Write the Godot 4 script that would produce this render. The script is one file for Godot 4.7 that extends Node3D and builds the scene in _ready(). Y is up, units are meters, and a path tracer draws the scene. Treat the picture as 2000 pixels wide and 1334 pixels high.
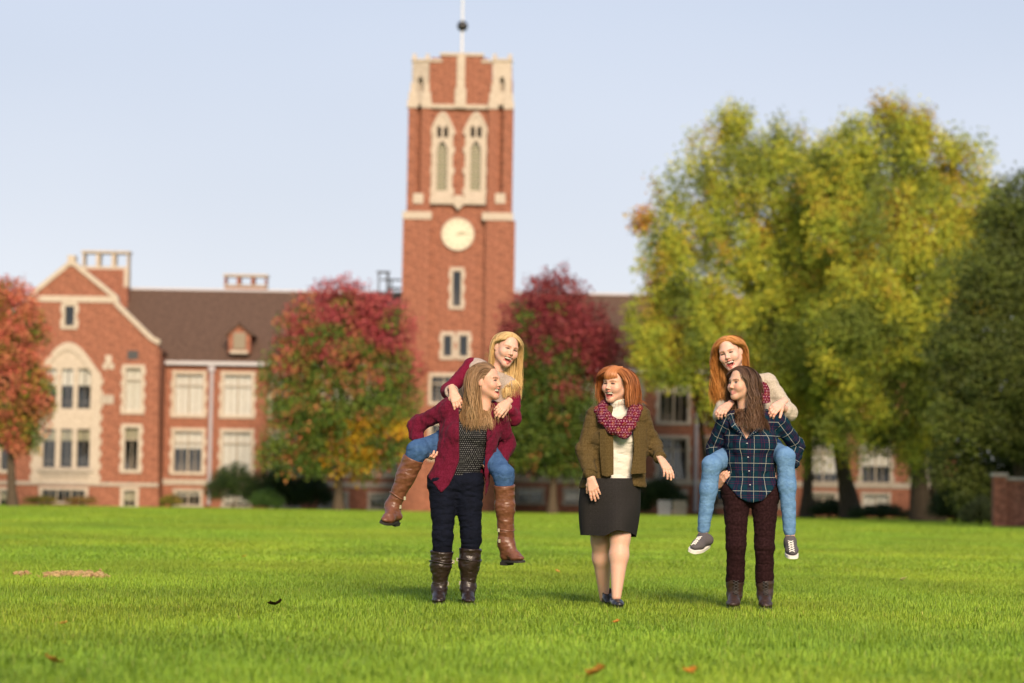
extends Node3D
# A wide college lawn in autumn: five women walking towards the camera, two of them carried piggyback,
# with a brick clock tower, school wings and coloured trees far behind.

const F := 4722.0            # focal length of the photograph in its own pixels (85 mm on a 36 mm wide frame)
var cam: Camera3D
var cb: Basis
var cp: Vector3
var rng := RandomNumberGenerator.new()
var M := {}
var taken := {}


func W(px: float, py: float, depth: float) -> Vector3:   # pixel + distance -> point
	var d := cb * Vector3((px - 1000.0) / F, (667.0 - py) / F, -1.0)
	return cp + d * (depth / -d.z)


func RW(x0: float, y0: float, x1: float, y1: float, depth: float) -> Rect2:
	var c := W((x0 + x1) / 2, (y0 + y1) / 2, depth)
	var s := depth / F
	return Rect2(c.x - (x1 - x0) * s / 2, c.y - (y1 - y0) * s / 2, (x1 - x0) * s, (y1 - y0) * s)


func numbered(n: String) -> String:
	if not taken.has(n):
		taken[n] = 0
		return n
	taken[n] += 1
	return "%s_%03d" % [n, taken[n]]


func thing(n: String, label: String, cat: String, at := Vector3.ZERO, group := "") -> Node3D:
	var o := Node3D.new()
	o.name = numbered(n)
	add_child(o)
	o.position = at
	o.set_meta("label", label)
	o.set_meta("category", cat)
	if group != "":
		o.set_meta("group", group)
	return o


func node(n: String, parent: Node3D, at := Vector3.ZERO) -> Node3D:
	var o := Node3D.new()
	o.name = n
	parent.add_child(o, true)
	o.position = at
	return o


func put(n: String, mesh: Mesh, mat: Material, parent: Node3D, at := Vector3.ZERO) -> MeshInstance3D:
	var o := MeshInstance3D.new()
	o.name = n
	o.mesh = mesh
	o.material_override = mat
	parent.add_child(o, true)
	o.position = at
	return o


func lin(r: float, g: float, b: float) -> Color:
	return Color(r, g, b).linear_to_srgb()


func mat(c: Color, rough := 0.8, spec := 0.5) -> StandardMaterial3D:
	var m := StandardMaterial3D.new()
	m.albedo_color = c
	m.roughness = rough
	m.metallic_specular = spec
	return m


func vmat(rough := 0.8, spec := 0.5) -> StandardMaterial3D:
	var m := mat(Color.WHITE, rough, spec)
	m.vertex_color_use_as_albedo = true
	return m


func noise_tex(a: Color, b: Color, freq: float, sd: int, oct := 4, size := 512) -> NoiseTexture2D:
	var t := NoiseTexture2D.new()
	t.width = size
	t.height = size
	t.seamless = true
	var n := FastNoiseLite.new()
	n.seed = sd
	n.frequency = freq
	n.fractal_octaves = oct
	t.noise = n
	var g := Gradient.new()
	g.set_color(0, a)
	g.set_color(1, b)
	g.set_offset(0, 0.25)
	g.set_offset(1, 0.75)
	t.color_ramp = g
	return t


func normal_tex(freq: float, sd: int, strength: float, oct := 3, size := 512) -> NoiseTexture2D:
	var t := NoiseTexture2D.new()
	t.width = size
	t.height = size
	t.seamless = true
	t.as_normal_map = true
	t.bump_strength = strength
	var n := FastNoiseLite.new()
	n.seed = sd
	n.frequency = freq
	n.fractal_octaves = oct
	t.noise = n
	return t


func tri(m: StandardMaterial3D, scale: float, world := true) -> StandardMaterial3D:
	m.uv1_triplanar = true
	m.uv1_world_triplanar = world
	m.uv1_scale = Vector3.ONE * scale
	return m


class Geo:
	var v := PackedVector3Array()
	var n := PackedVector3Array()
	var t := PackedVector2Array()
	var c := PackedColorArray()
	var i := PackedInt32Array()
	var off := Vector3.ZERO
	var col := Color.WHITE

	func vert(p: Vector3, nn: Vector3, uv := Vector2.ZERO) -> int:
		v.append(p - off)
		n.append(nn)
		t.append(uv)
		c.append(col)
		return v.size() - 1

	func quad(a: Vector3, b: Vector3, cc: Vector3, d: Vector3) -> void:   # counter-clockwise seen from outside
		var nn := (b - a).cross(cc - a)
		if nn.length_squared() < 1e-16:
			nn = (cc - a).cross(d - a)
		nn = nn.normalized()
		var w := (b - a).length()
		var hgt := (d - a).length()
		var k := vert(a, nn, Vector2(0, 0))
		vert(b, nn, Vector2(w, 0))
		vert(cc, nn, Vector2(w, hgt))
		vert(d, nn, Vector2(0, hgt))
		i.append_array(PackedInt32Array([k, k + 2, k + 1, k, k + 3, k + 2]))

	func tri3(a: Vector3, b: Vector3, cc: Vector3) -> void:
		var nn := (b - a).cross(cc - a).normalized()
		var k := vert(a, nn)
		vert(b, nn)
		vert(cc, nn)
		i.append_array(PackedInt32Array([k, k + 2, k + 1]))

	func box(p: Vector3, s: Vector3, b := Basis.IDENTITY) -> void:
		var x := b.x * s.x / 2
		var y := b.y * s.y / 2
		var z := b.z * s.z / 2
		quad(p - x - y + z, p + x - y + z, p + x + y + z, p - x + y + z)
		quad(p + x - y - z, p - x - y - z, p - x + y - z, p + x + y - z)
		quad(p + x - y + z, p + x - y - z, p + x + y - z, p + x + y + z)
		quad(p - x - y - z, p - x - y + z, p - x + y + z, p - x + y - z)
		quad(p - x + y + z, p + x + y + z, p + x + y - z, p - x + y - z)
		quad(p - x - y - z, p + x - y - z, p + x - y + z, p - x - y + z)

	func tube(pts: PackedVector3Array, rad: PackedFloat32Array, sides := 8, flat := 1.0, up := Vector3.ZERO, caps := true, cols := PackedColorArray()) -> void:
		var first := v.size()
		var prev := Vector3(0.13, 0.31, 0.94) if up == Vector3.ZERO else up
		var m := pts.size()
		for k in m:
			var dir := (pts[mini(k + 1, m - 1)] - pts[maxi(k - 1, 0)]).normalized()
			var x := (prev - dir * prev.dot(dir))
			if x.length_squared() < 1e-8:
				x = dir.cross(Vector3.RIGHT)
			x = x.normalized()
			if up == Vector3.ZERO:
				prev = x
			var y := dir.cross(x)
			if cols.size():
				col = cols[k]
			for s in sides:
				var a := TAU * s / sides
				var e := x * cos(a) * flat + y * sin(a)
				var nn := (x * cos(a) / maxf(flat, 0.05) + y * sin(a)).normalized()
				vert(pts[k] + e * rad[k], nn, Vector2(float(s) / sides, k))
		for k in m - 1:
			for s in sides:
				var p0 := first + k * sides + s
				var p1 := first + k * sides + (s + 1) % sides
				i.append_array(PackedInt32Array([p0, p1 + sides, p1, p0, p0 + sides, p1 + sides]))
		if caps:
			for e in 2:
				var k: int = 0 if e == 0 else m - 1
				var dir := (pts[0] - pts[1]).normalized() if e == 0 else (pts[m - 1] - pts[m - 2]).normalized()
				var c0 := vert(pts[k], dir)
				var r0 := v.size()
				for s in sides:
					vert(v[first + k * sides + s] + off, dir)
				for s in sides:
					var q0 := r0 + s
					var q1 := r0 + (s + 1) % sides
					i.append_array(PackedInt32Array([c0, q0, q1] if e == 0 else [c0, q1, q0]))

	func grid(pts: Array, thick := 0.0) -> void:   # rows of points (a sheet); both faces when thick
		var rows := pts.size()
		var w: int = pts[0].size()
		var nn := []
		for r in rows:
			var row := []
			for q in w:
				var du: Vector3 = pts[r][mini(q + 1, w - 1)] - pts[r][maxi(q - 1, 0)]
				var dv: Vector3 = pts[mini(r + 1, rows - 1)][q] - pts[maxi(r - 1, 0)][q]
				row.append(du.cross(dv).normalized())
			nn.append(row)
		var du_: float = pts[0][0].distance_to(pts[0][1])
		var dv_: float = pts[0][0].distance_to(pts[1][0])
		for side in (2 if thick > 0 else 1):
			var first := v.size()
			var sg := 1.0 if side == 0 else -1.0
			for r in rows:
				for q in w:
					vert(pts[r][q] + nn[r][q] * (sg * thick / 2), nn[r][q] * sg, Vector2(q * du_, r * dv_))
			for r in rows - 1:
				for q in w - 1:
					var a := first + r * w + q
					if side == 0:
						i.append_array(PackedInt32Array([a, a + w + 1, a + 1, a, a + w, a + w + 1]))
					else:
						i.append_array(PackedInt32Array([a, a + 1, a + w + 1, a, a + w + 1, a + w]))
		if thick > 0:
			var edge := []
			for q in w: edge.append([0, q])
			for r in range(1, rows): edge.append([r, w - 1])
			for q in range(w - 2, -1, -1): edge.append([rows - 1, q])
			for r in range(rows - 2, 0, -1): edge.append([r, 0])
			for e in edge.size():
				var a: Array = edge[e]
				var b: Array = edge[(e + 1) % edge.size()]
				var pa: Vector3 = pts[a[0]][a[1]]
				var pb: Vector3 = pts[b[0]][b[1]]
				var na: Vector3 = nn[a[0]][a[1]] * thick / 2
				var nb: Vector3 = nn[b[0]][b[1]] * thick / 2
				quad(pa - na, pb - nb, pb + nb, pa + na)

	func mesh() -> ArrayMesh:
		var a := []
		a.resize(Mesh.ARRAY_MAX)
		a[Mesh.ARRAY_VERTEX] = v
		a[Mesh.ARRAY_NORMAL] = n
		a[Mesh.ARRAY_TEX_UV] = t
		a[Mesh.ARRAY_COLOR] = c
		a[Mesh.ARRAY_INDEX] = i
		var m := ArrayMesh.new()
		m.add_surface_from_arrays(Mesh.PRIMITIVE_TRIANGLES, a)
		return m


class Field:   # distances on a grid, joined with a smooth minimum, meshed as surface nets
	var o: Vector3
	var h: float
	var nx: int
	var ny: int
	var nz: int
	var d := PackedFloat32Array()
	var best := PackedFloat32Array()
	var pid := PackedByteArray()
	var fr := {}

	func _init(lo: Vector3, hi: Vector3, cell: float) -> void:
		o = lo
		h = cell
		nx = int((hi.x - lo.x) / h) + 2
		ny = int((hi.y - lo.y) / h) + 2
		nz = int((hi.z - lo.z) / h) + 2
		d.resize(nx * ny * nz)
		d.fill(1.0)
		best.resize(d.size())
		best.fill(1.0)
		pid.resize(d.size())

	func cap(a: Vector3, b: Vector3, ra: float, rb: float, k := 0.02, id := 0, flat := 1.0, fax := Vector3.BACK, cut := false) -> void:
		var m := maxf(ra, rb) * maxf(1.0, flat) + k + 3.0 * h
		var i0 := maxi(0, int((minf(a.x, b.x) - m - o.x) / h))
		var i1 := mini(nx - 1, int((maxf(a.x, b.x) + m - o.x) / h) + 1)
		var j0 := maxi(0, int((minf(a.y, b.y) - m - o.y) / h))
		var j1 := mini(ny - 1, int((maxf(a.y, b.y) + m - o.y) / h) + 1)
		var k0 := maxi(0, int((minf(a.z, b.z) - m - o.z) / h))
		var k1 := mini(nz - 1, int((maxf(a.z, b.z) + m - o.z) / h) + 1)
		var ab := b - a
		var il := 1.0 / maxf(ab.length_squared(), 1e-9)
		var dr := rb - ra
		var fl := 1.0 / flat - 1.0
		var ik := 0.25 / k
		for kk in range(k0, k1 + 1):
			for j in range(j0, j1 + 1):
				var at := (kk * ny + j) * nx + i0
				var ap := Vector3(o.x + i0 * h, o.y + j * h, o.z + kk * h) - a
				for i in range(i0, i1 + 1):
					var t := clampf(ap.dot(ab) * il, 0.0, 1.0)
					var q := ap - ab * t
					if fl != 0.0:
						q += fax * (q.dot(fax) * fl)
					var e := q.length() - ra - dr * t
					var c := d[at]
					if cut:
						e = -e
						var g := k - absf(e - c)
						d[at] = maxf(e, c) + (g * g * ik if g > 0.0 else 0.0)
						if e > c - 0.5 * h:
							pid[at] = id
							best[at] = 0.4 * h
					else:
						if e < best[at]:
							best[at] = e
							pid[at] = id
						var g := k - absf(e - c)
						d[at] = minf(e, c) - (g * g * ik if g > 0.0 else 0.0)
					at += 1
					ap.x += h

	func ball(p: Vector3, r: Vector3, b := Basis.IDENTITY, k := 0.02, id := 0, cut := false) -> void:   # ellipsoid
		var m := maxf(r.x, maxf(r.y, r.z)) + k + 3.0 * h
		var i0 := maxi(0, int((p.x - m - o.x) / h))
		var i1 := mini(nx - 1, int((p.x + m - o.x) / h) + 1)
		var j0 := maxi(0, int((p.y - m - o.y) / h))
		var j1 := mini(ny - 1, int((p.y + m - o.y) / h) + 1)
		var k0 := maxi(0, int((p.z - m - o.z) / h))
		var k1 := mini(nz - 1, int((p.z + m - o.z) / h) + 1)
		var ik := 0.25 / k
		var ex := b.x / r.x
		var ey := b.y / r.y
		var ez := b.z / r.z
		var gx := ex / r.x
		var gy := ey / r.y
		var gz := ez / r.z
		for kk in range(k0, k1 + 1):
			for j in range(j0, j1 + 1):
				var at := (kk * ny + j) * nx + i0
				var ap := Vector3(o.x + i0 * h, o.y + j * h, o.z + kk * h) - p
				for i in range(i0, i1 + 1):
					var l := Vector3(ap.dot(ex), ap.dot(ey), ap.dot(ez)).length()
					var g2 := Vector3(ap.dot(gx), ap.dot(gy), ap.dot(gz)).length()
					var e := l * (l - 1.0) / maxf(g2, 1e-6)
					var c := d[at]
					if cut:
						e = -e
						var g := k - absf(e - c)
						d[at] = maxf(e, c) + (g * g * ik if g > 0.0 else 0.0)
						if e > c - 0.5 * h:
							pid[at] = id
							best[at] = 0.4 * h
					else:
						if e < best[at]:
							best[at] = e
							pid[at] = id
						var g := k - absf(e - c)
						d[at] = minf(e, c) - (g * g * ik if g > 0.0 else 0.0)
					at += 1
					ap.x += h

	func each(fn: Callable) -> void:   # fn(position, distance) -> distance, near the surface
		var lim := 5.0 * h
		for kk in nz:
			for j in ny:
				var at := (kk * ny + j) * nx
				for i in nx:
					var c := d[at]
					if c < lim and c > -0.2:
						d[at] = fn.call(Vector3(o.x + i * h, o.y + j * h, o.z + kk * h), c)
					at += 1

	func rough(nz_: FastNoiseLite, amp: float, scale: Vector3) -> void:
		var lim := 2.5 * h
		for kk in nz:
			for j in ny:
				var at := (kk * ny + j) * nx
				for i in nx:
					var c := d[at]
					if c < lim and c > -lim:
						d[at] = c + amp * nz_.get_noise_3dv(Vector3(o.x + i * h, o.y + j * h, o.z + kk * h) * scale)
					at += 1

	func crease(nz_: FastNoiseLite, amp: float, scale: Vector3, shift := Vector3.ZERO) -> void:   # thin folds along the noise's zero lines
		var lim := 2.5 * h
		for kk in nz:
			for j in ny:
				var at := (kk * ny + j) * nx
				for i in nx:
					var c := d[at]
					if c < lim and c > -lim:
						var v := 1.0 - absf(nz_.get_noise_3dv(Vector3(o.x + i * h, o.y + j * h, o.z + kk * h) * scale + shift)) * 4.5
						if v > 0.0:
							d[at] = c + amp * v
					at += 1

	func frame(id: int, a: Vector3, b: Vector3, ref: Vector3, r: float) -> void:
		var ax := (b - a).normalized()
		var r1 := (ref - ax * ref.dot(ax)).normalized()
		fr[id] = [a, ax, r1, ax.cross(r1), r]

	func uv(p: Vector3, id: int) -> Vector2:
		if not fr.has(id):
			return Vector2(p.x, p.y)
		var f: Array = fr[id]
		var q: Vector3 = p - f[0]
		var ax: Vector3 = f[1]
		var vv := q.dot(ax)
		q -= ax * vv
		return Vector2(atan2(q.dot(f[3]), q.dot(f[2])) * f[4], vv)

	func into(g: Geo, xf := Transform3D.IDENTITY, tint: Variant = null, with_uv := false) -> void:
		var cell := PackedInt32Array()
		cell.resize(d.size())
		cell.fill(-1)
		var ps := PackedVector3Array()
		var ns := PackedVector3Array()
		var ids := PackedByteArray()
		var sy := nx
		var sz := nx * ny
		var lim := 4.0 * h
		for kk in nz - 1:
			for j in ny - 1:
				var at := kk * sz + j * sy
				for i in nx - 1:
					var d0 := d[at]
					if d0 < lim and d0 > -lim:
						var d1 := d[at + 1]
						var d2 := d[at + sy]
						var d3 := d[at + sy + 1]
						var d4 := d[at + sz]
						var d5 := d[at + sz + 1]
						var d6 := d[at + sz + sy]
						var d7 := d[at + sz + sy + 1]
						var neg := int(d0 < 0.0) + int(d1 < 0.0) + int(d2 < 0.0) + int(d3 < 0.0) + int(d4 < 0.0) + int(d5 < 0.0) + int(d6 < 0.0) + int(d7 < 0.0)
						if neg > 0 and neg < 8:
							var s := Vector3.ZERO
							var q := 0
							if (d0 < 0.0) != (d1 < 0.0): s += Vector3(d0 / (d0 - d1), 0, 0); q += 1
							if (d2 < 0.0) != (d3 < 0.0): s += Vector3(d2 / (d2 - d3), 1, 0); q += 1
							if (d4 < 0.0) != (d5 < 0.0): s += Vector3(d4 / (d4 - d5), 0, 1); q += 1
							if (d6 < 0.0) != (d7 < 0.0): s += Vector3(d6 / (d6 - d7), 1, 1); q += 1
							if (d0 < 0.0) != (d2 < 0.0): s += Vector3(0, d0 / (d0 - d2), 0); q += 1
							if (d1 < 0.0) != (d3 < 0.0): s += Vector3(1, d1 / (d1 - d3), 0); q += 1
							if (d4 < 0.0) != (d6 < 0.0): s += Vector3(0, d4 / (d4 - d6), 1); q += 1
							if (d5 < 0.0) != (d7 < 0.0): s += Vector3(1, d5 / (d5 - d7), 1); q += 1
							if (d0 < 0.0) != (d4 < 0.0): s += Vector3(0, 0, d0 / (d0 - d4)); q += 1
							if (d1 < 0.0) != (d5 < 0.0): s += Vector3(1, 0, d1 / (d1 - d5)); q += 1
							if (d2 < 0.0) != (d6 < 0.0): s += Vector3(0, 1, d2 / (d2 - d6)); q += 1
							if (d3 < 0.0) != (d7 < 0.0): s += Vector3(1, 1, d3 / (d3 - d7)); q += 1
							s /= q
							cell[at] = ps.size()
							ps.append(o + Vector3(i, j, kk) * h + s * h)
							ns.append(Vector3(d1 + d3 + d5 + d7 - d0 - d2 - d4 - d6, d2 + d3 + d6 + d7 - d0 - d1 - d4 - d5, d4 + d5 + d6 + d7 - d0 - d1 - d2 - d3).normalized())
							var near := at + (1 if s.x > 0.5 else 0) + (sy if s.y > 0.5 else 0) + (sz if s.z > 0.5 else 0)
							ids.append(pid[near])
					at += 1
		var first := g.v.size()
		if not with_uv:
			for q in ps.size():
				if tint != null:
					g.col = tint.call(ps[q], ids[q])
				g.vert(xf * ps[q], (xf.basis * ns[q]).normalized())
		var flip := xf.basis.determinant() < 0.0
		for kk in range(1, nz - 1):
			for j in range(1, ny - 1):
				var at := kk * sz + j * sy + 1
				for i in range(1, nx - 1):
					if cell[at] >= 0:
						var s0 := d[at] < 0.0
						for ax in 3:
							var e := 1 if ax == 0 else (sy if ax == 1 else sz)
							if s0 == (d[at + e] < 0.0):
								continue
							var u := sy if ax == 0 else (sz if ax == 1 else 1)
							var w := sz if ax == 0 else (1 if ax == 1 else sy)
							var q0 := cell[at - u - w]
							var q1 := cell[at - w]
							var q2 := cell[at]
							var q3 := cell[at - u]
							if q0 < 0 or q1 < 0 or q2 < 0 or q3 < 0:
								continue
							if s0 == flip:
								var sw := q1
								q1 = q3
								q3 = sw
							# q0 q1 q2 q3 counter-clockwise seen from outside
							if with_uv:
								var id := ids[q0]
								var quad := [q0, q1, q2, q3]
								var k0 := g.v.size()
								var u0 := uv(ps[q0], id)
								for q in quad:
									var uu := uv(ps[q], id)
									if fr.has(id):
										var turn: float = TAU * fr[id][4]
										if uu.x - u0.x > turn / 2: uu.x -= turn
										if u0.x - uu.x > turn / 2: uu.x += turn
									g.vert(xf * ps[q], (xf.basis * ns[q]).normalized(), uu)
								g.i.append_array(PackedInt32Array([k0, k0 + 2, k0 + 1, k0, k0 + 3, k0 + 2]))
							else:
								g.i.append_array(PackedInt32Array([first + q0, first + q2, first + q1, first + q0, first + q3, first + q2]))
					at += 1


func _ready() -> void:
	camera_and_light()
	materials()
	lawn()
	tower()
	wing_with_gable()
	wing_beyond()
	far_wall()
	trees()
	people()
	litter()


func camera_and_light() -> void:
	cam = Camera3D.new()
	cam.name = "camera"
	add_child(cam)
	cam.position = Vector3(0, 0.71, 0)
	cam.rotation_order = EULER_ORDER_YXZ
	cam.rotation_degrees = Vector3(3.79, 0, 0.9)
	cam.near = 0.1
	cam.far = 3000.0
	var at := CameraAttributesPhysical.new()
	at.exposure_aperture = 2.0
	at.frustum_focal_length = 85.0
	at.frustum_focus_distance = 16.5
	cam.attributes = at
	cam.fov = rad_to_deg(2.0 * atan(667.0 / F))
	cam.current = true
	cb = cam.transform.basis
	cp = cam.position
	var sun := DirectionalLight3D.new()
	sun.name = "sun"
	add_child(sun)
	sun.look_at_from_position(Vector3.ZERO, Vector3(-0.16, -0.46, -0.87), Vector3.UP)
	sun.light_energy = 0.76
	sun.light_color = Color(1.0, 0.91, 0.8)
	sun.light_angular_distance = 20.0
	sun.shadow_enabled = true
	var we := WorldEnvironment.new()
	we.name = "environment"
	var e := Environment.new()
	e.background_mode = Environment.BG_SKY
	e.tonemap_mode = Environment.TONE_MAPPER_LINEAR
	e.tonemap_exposure = 2.65
	var sky := Sky.new()
	var sm := ProceduralSkyMaterial.new()
	sm.sky_top_color = lin(0.135, 0.184, 0.28)
	sm.sky_horizon_color = lin(0.374, 0.376, 0.372)
	sm.sky_curve = 0.14
	sm.ground_horizon_color = lin(0.3, 0.32, 0.3)
	sm.ground_bottom_color = lin(0.08, 0.1, 0.05)
	sm.sun_angle_max = 1.0
	# thin veils of cloud
	var ci := Image.create(512, 256, false, Image.FORMAT_RGBA8)
	var cn := FastNoiseLite.new()
	cn.seed = 6
	cn.frequency = 1.6
	cn.fractal_octaves = 4
	for j in 256:
		for i in 512:
			var az := TAU * i / 512.0
			var el := PI * (0.5 - j / 256.0)
			var p := Vector3(cos(az) * cos(el), sin(el) * 3.2, sin(az) * cos(el))
			var a := clampf(0.35 + 1.1 * cn.get_noise_3dv(p * 1.3), 0.0, 1.0)
			ci.set_pixel(i, j, Color(1.0, 0.97, 0.95, a))
	sm.sky_cover = ImageTexture.create_from_image(ci)
	sm.sky_cover_modulate = Color(0.15, 0.15, 0.15, 1.0)
	sky.sky_material = sm
	e.sky = sky
	e.sdfgi_enabled = true
	e.ssao_enabled = true
	e.ssil_enabled = true
	we.environment = e
	add_child(we)


func brick_image(sd: int, a: Color, b: Color, dark: Color) -> ImageTexture:
	# tone of each course, a metre and a half square; too far away in the photograph to tell bricks apart
	var r := RandomNumberGenerator.new()
	r.seed = sd
	var im := Image.create(256, 256, false, Image.FORMAT_RGB8)
	for j in 32:
		for i in 9:
			var c := a.lerp(b, r.randf())
			if r.randf() < 0.12:
				c = c.lerp(dark, 0.6)
			im.fill_rect(Rect2i(int(i * 32 - (16 if j % 2 else 0)), j * 8, 32, 8), c)
	return ImageTexture.create_from_image(im)


func materials() -> void:
	var bm := mat(Color.WHITE, 0.92, 0.3)
	bm.albedo_texture = brick_image(3, lin(0.35, 0.148, 0.095), lin(0.275, 0.113, 0.07), lin(0.16, 0.075, 0.052))
	bm.detail_enabled = true
	bm.detail_blend_mode = BaseMaterial3D.BLEND_MODE_MUL
	bm.detail_albedo = noise_tex(Color(0.82, 0.8, 0.8), Color.WHITE, 0.012, 5)
	M.brick = tri(bm, 0.66)
	var st := mat(Color.WHITE, 0.85, 0.3)
	st.albedo_texture = noise_tex(lin(0.37, 0.31, 0.25), lin(0.47, 0.4, 0.33), 0.02, 11)
	M.stone = tri(st, 0.4)
	var s2 := mat(Color.WHITE, 0.88, 0.3)
	s2.albedo_texture = noise_tex(lin(0.3, 0.255, 0.21), lin(0.4, 0.345, 0.29), 0.02, 12)
	M.stone_grey = tri(s2, 0.4)
	var rf := mat(Color.WHITE, 0.9, 0.3)
	rf.albedo_texture = noise_tex(lin(0.07, 0.043, 0.031), lin(0.115, 0.07, 0.05), 0.02, 21, 5)
	M.roof = tri(rf, 0.3)
	M.gutter = mat(lin(0.42, 0.4, 0.42), 0.6)
	M.pipe = mat(lin(0.36, 0.33, 0.36), 0.5)
	M.frame = mat(lin(0.3, 0.25, 0.19), 0.6)
	M.frame_dark = mat(lin(0.1, 0.085, 0.07), 0.6)
	M.blind = tri(mat(Color.WHITE, 0.9, 0.2), 1.0)
	M.blind.albedo_texture = noise_tex(lin(0.6, 0.58, 0.51), lin(0.74, 0.72, 0.66), 0.02, 31, 3, 256)
	M.blind_green = mat(lin(0.34, 0.32, 0.22), 0.9)
	M.curtain = mat(lin(0.5, 0.47, 0.4), 0.9)
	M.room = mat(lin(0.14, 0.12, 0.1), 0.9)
	M.metal_dark = mat(lin(0.03, 0.03, 0.032), 0.5)
	M.metal_ball = mat(lin(0.02, 0.018, 0.018), 0.35)
	M.mast = mat(lin(0.6, 0.6, 0.6), 0.4)
	var gl := mat(Color(0.2, 0.22, 0.22, 0.1), 0.03, 0.6)
	gl.transparency = BaseMaterial3D.TRANSPARENCY_ALPHA
	M.glass = gl
	var lead := gl.duplicate()
	lead.albedo_color = Color(0.52, 0.5, 0.38, 0.6)
	lead.roughness = 0.25
	M.stained = lead
	M.clock = mat(lin(0.56, 0.5, 0.38), 0.7)
	M.clock_mark = mat(lin(0.2, 0.21, 0.13), 0.6)
	var bk := mat(Color.WHITE, 0.95, 0.2)
	bk.albedo_texture = noise_tex(lin(0.05, 0.036, 0.025), lin(0.11, 0.085, 0.06), 0.03, 41, 5)
	M.bark = tri(bk, 0.5)
	var lf := vmat(0.6, 0.35)
	lf.backlight = Color(0.8, 0.8, 0.5)
	M.leaf = lf


# ------------------------------------------------------------------ the lawn

func lawn() -> void:
	var g := Geo.new()
	g.quad(Vector3(-400, 0, 60), Vector3(400, 0, 60), Vector3(400, 0, -1600), Vector3(-400, 0, -1600))
	var gm := mat(Color.WHITE, 0.95, 0.15)
	gm.albedo_texture = noise_tex(lin(0.135, 0.23, 0.018), lin(0.2, 0.295, 0.026), 0.01, 51, 5, 1024)
	gm.uv1_triplanar = true
	gm.uv1_world_triplanar = true
	gm.uv1_scale = Vector3(0.11, 0.11, 0.04)
	var o := put("lawn", g.mesh(), gm, self)
	o.set_meta("kind", "structure")
	o.set_meta("label", "wide mown green lawn running up to the brick school")
	o.set_meta("category", "lawn")
	# blades: patches of grass set thickly near the camera, more loosely towards the school
	var bm := vmat(0.5, 0.4)
	bm.backlight = Color(0.55, 0.6, 0.2)
	var nz := FastNoiseLite.new()
	nz.seed = 8
	nz.frequency = 0.55
	var nz2 := FastNoiseLite.new()
	nz2.seed = 18
	nz2.frequency = 0.12
	var holder := Node3D.new()
	holder.name = "grass"
	add_child(holder)
	holder.set_meta("label", "short green grass blades covering the lawn")
	holder.set_meta("category", "grass")
	holder.set_meta("kind", "stuff")
	rng.seed = 77
	var bands := [[7.5, 26.0, 0.26, 330, 0.037, 0.003], [26.0, 62.0, 0.5, 260, 0.036, 0.007], [62.0, 150.0, 1.5, 300, 0.045, 0.02]]
	for bi in bands.size():
		var bd: Array = bands[bi]
		var xs := []
		for vi in 3:
			xs.append([])
		var z: float = bd[0]
		var step: float = bd[2]
		while z < bd[1]:
			var half := z * 0.29 + 0.8
			var x := -half
			while x < half:
				var q := Vector3(x + rng.randf_range(-0.5, 0.5) * step, 0, -(z + rng.randf_range(-0.5, 0.5) * step))
				xs[rng.randi() % 3].append(q)
				x += step
			z += step
		for vi in 3:
			var gg := Geo.new()
			for b in bd[3]:
				var a := rng.randf() * TAU
				var p := Vector3(rng.randf_range(-0.62, 0.62), 0, rng.randf_range(-0.62, 0.62)) * step
				var hgt: float = bd[4] * rng.randf_range(0.55, 1.15)
				var wd: float = bd[5] * rng.randf_range(0.7, 1.3)
				var side := Vector3(cos(a), 0, sin(a)) * wd / 2
				var lean := Vector3(rng.randf_range(-1, 1), 0, rng.randf_range(-1, 1)) * hgt * 0.38
				var up := Vector3.UP
				var hue := rng.randf()   # each blade has one colour over its whole length
				var c := Color(0.15, 0.265, 0.02).lerp(Color(0.23, 0.335, 0.03), hue)
				if rng.randf() < 0.02:
					c = Color(0.3, 0.3, 0.08)
				elif rng.randf() < 0.14:
					c = Color(0.08, 0.16, 0.012)
				gg.col = c
				var nn := (Vector3(-side.z, 0, side.x).normalized() + Vector3.UP * 0.9).normalized()
				var k := gg.vert(p - side, nn)
				gg.vert(p + side, nn)
				var mid := p + up * hgt * 0.55 + lean * 0.35
				gg.vert(mid + side * 0.8, nn)
				gg.vert(mid - side * 0.8, nn)
				gg.vert(p + up * hgt + lean, nn)
				gg.i.append_array(PackedInt32Array([k, k + 2, k + 1, k, k + 3, k + 2, k + 3, k + 4, k + 2]))
			var mm := MultiMesh.new()
			mm.transform_format = MultiMesh.TRANSFORM_3D
			mm.use_colors = true
			mm.mesh = gg.mesh()
			mm.instance_count = xs[vi].size()
			for k in xs[vi].size():
				var q: Vector3 = xs[vi][k]
				var hs := 0.85 + 0.4 * rng.randf() + 0.35 * nz.get_noise_2d(q.x, q.z)
				mm.set_instance_transform(k, Transform3D(Basis(Vector3.UP, rng.randf() * TAU).scaled(Vector3(1, maxf(hs, 0.4), 1)), q))
				var tone := 1.0 + 0.3 * nz.get_noise_2d(q.x, q.z * 0.6) + 0.25 * nz2.get_noise_2d(q.x + 40.0, q.z)
				var warm := clampf(0.5 + nz2.get_noise_2d(q.x * 1.7, q.z * 0.8 + 90.0), 0, 1)
				mm.set_instance_color(k, Color(tone * (0.9 + 0.3 * warm), tone * (0.97 + 0.06 * warm), tone))
			var mi := MultiMeshInstance3D.new()
			mi.name = "grass_blades"
			mi.multimesh = mm
			mi.material_override = bm
			mi.set_meta("kind", "stuff")
			holder.add_child(mi, true)


# ------------------------------------------------------------------ buildings

var ob := Vector3.ZERO      # where the building that is being built stands


func bx(n: String, c: Vector3, s: Vector3, m: Material, parent: Node3D) -> MeshInstance3D:
	var b := BoxMesh.new()
	b.size = s
	return put(n, b, m, parent, c - ob)


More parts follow.
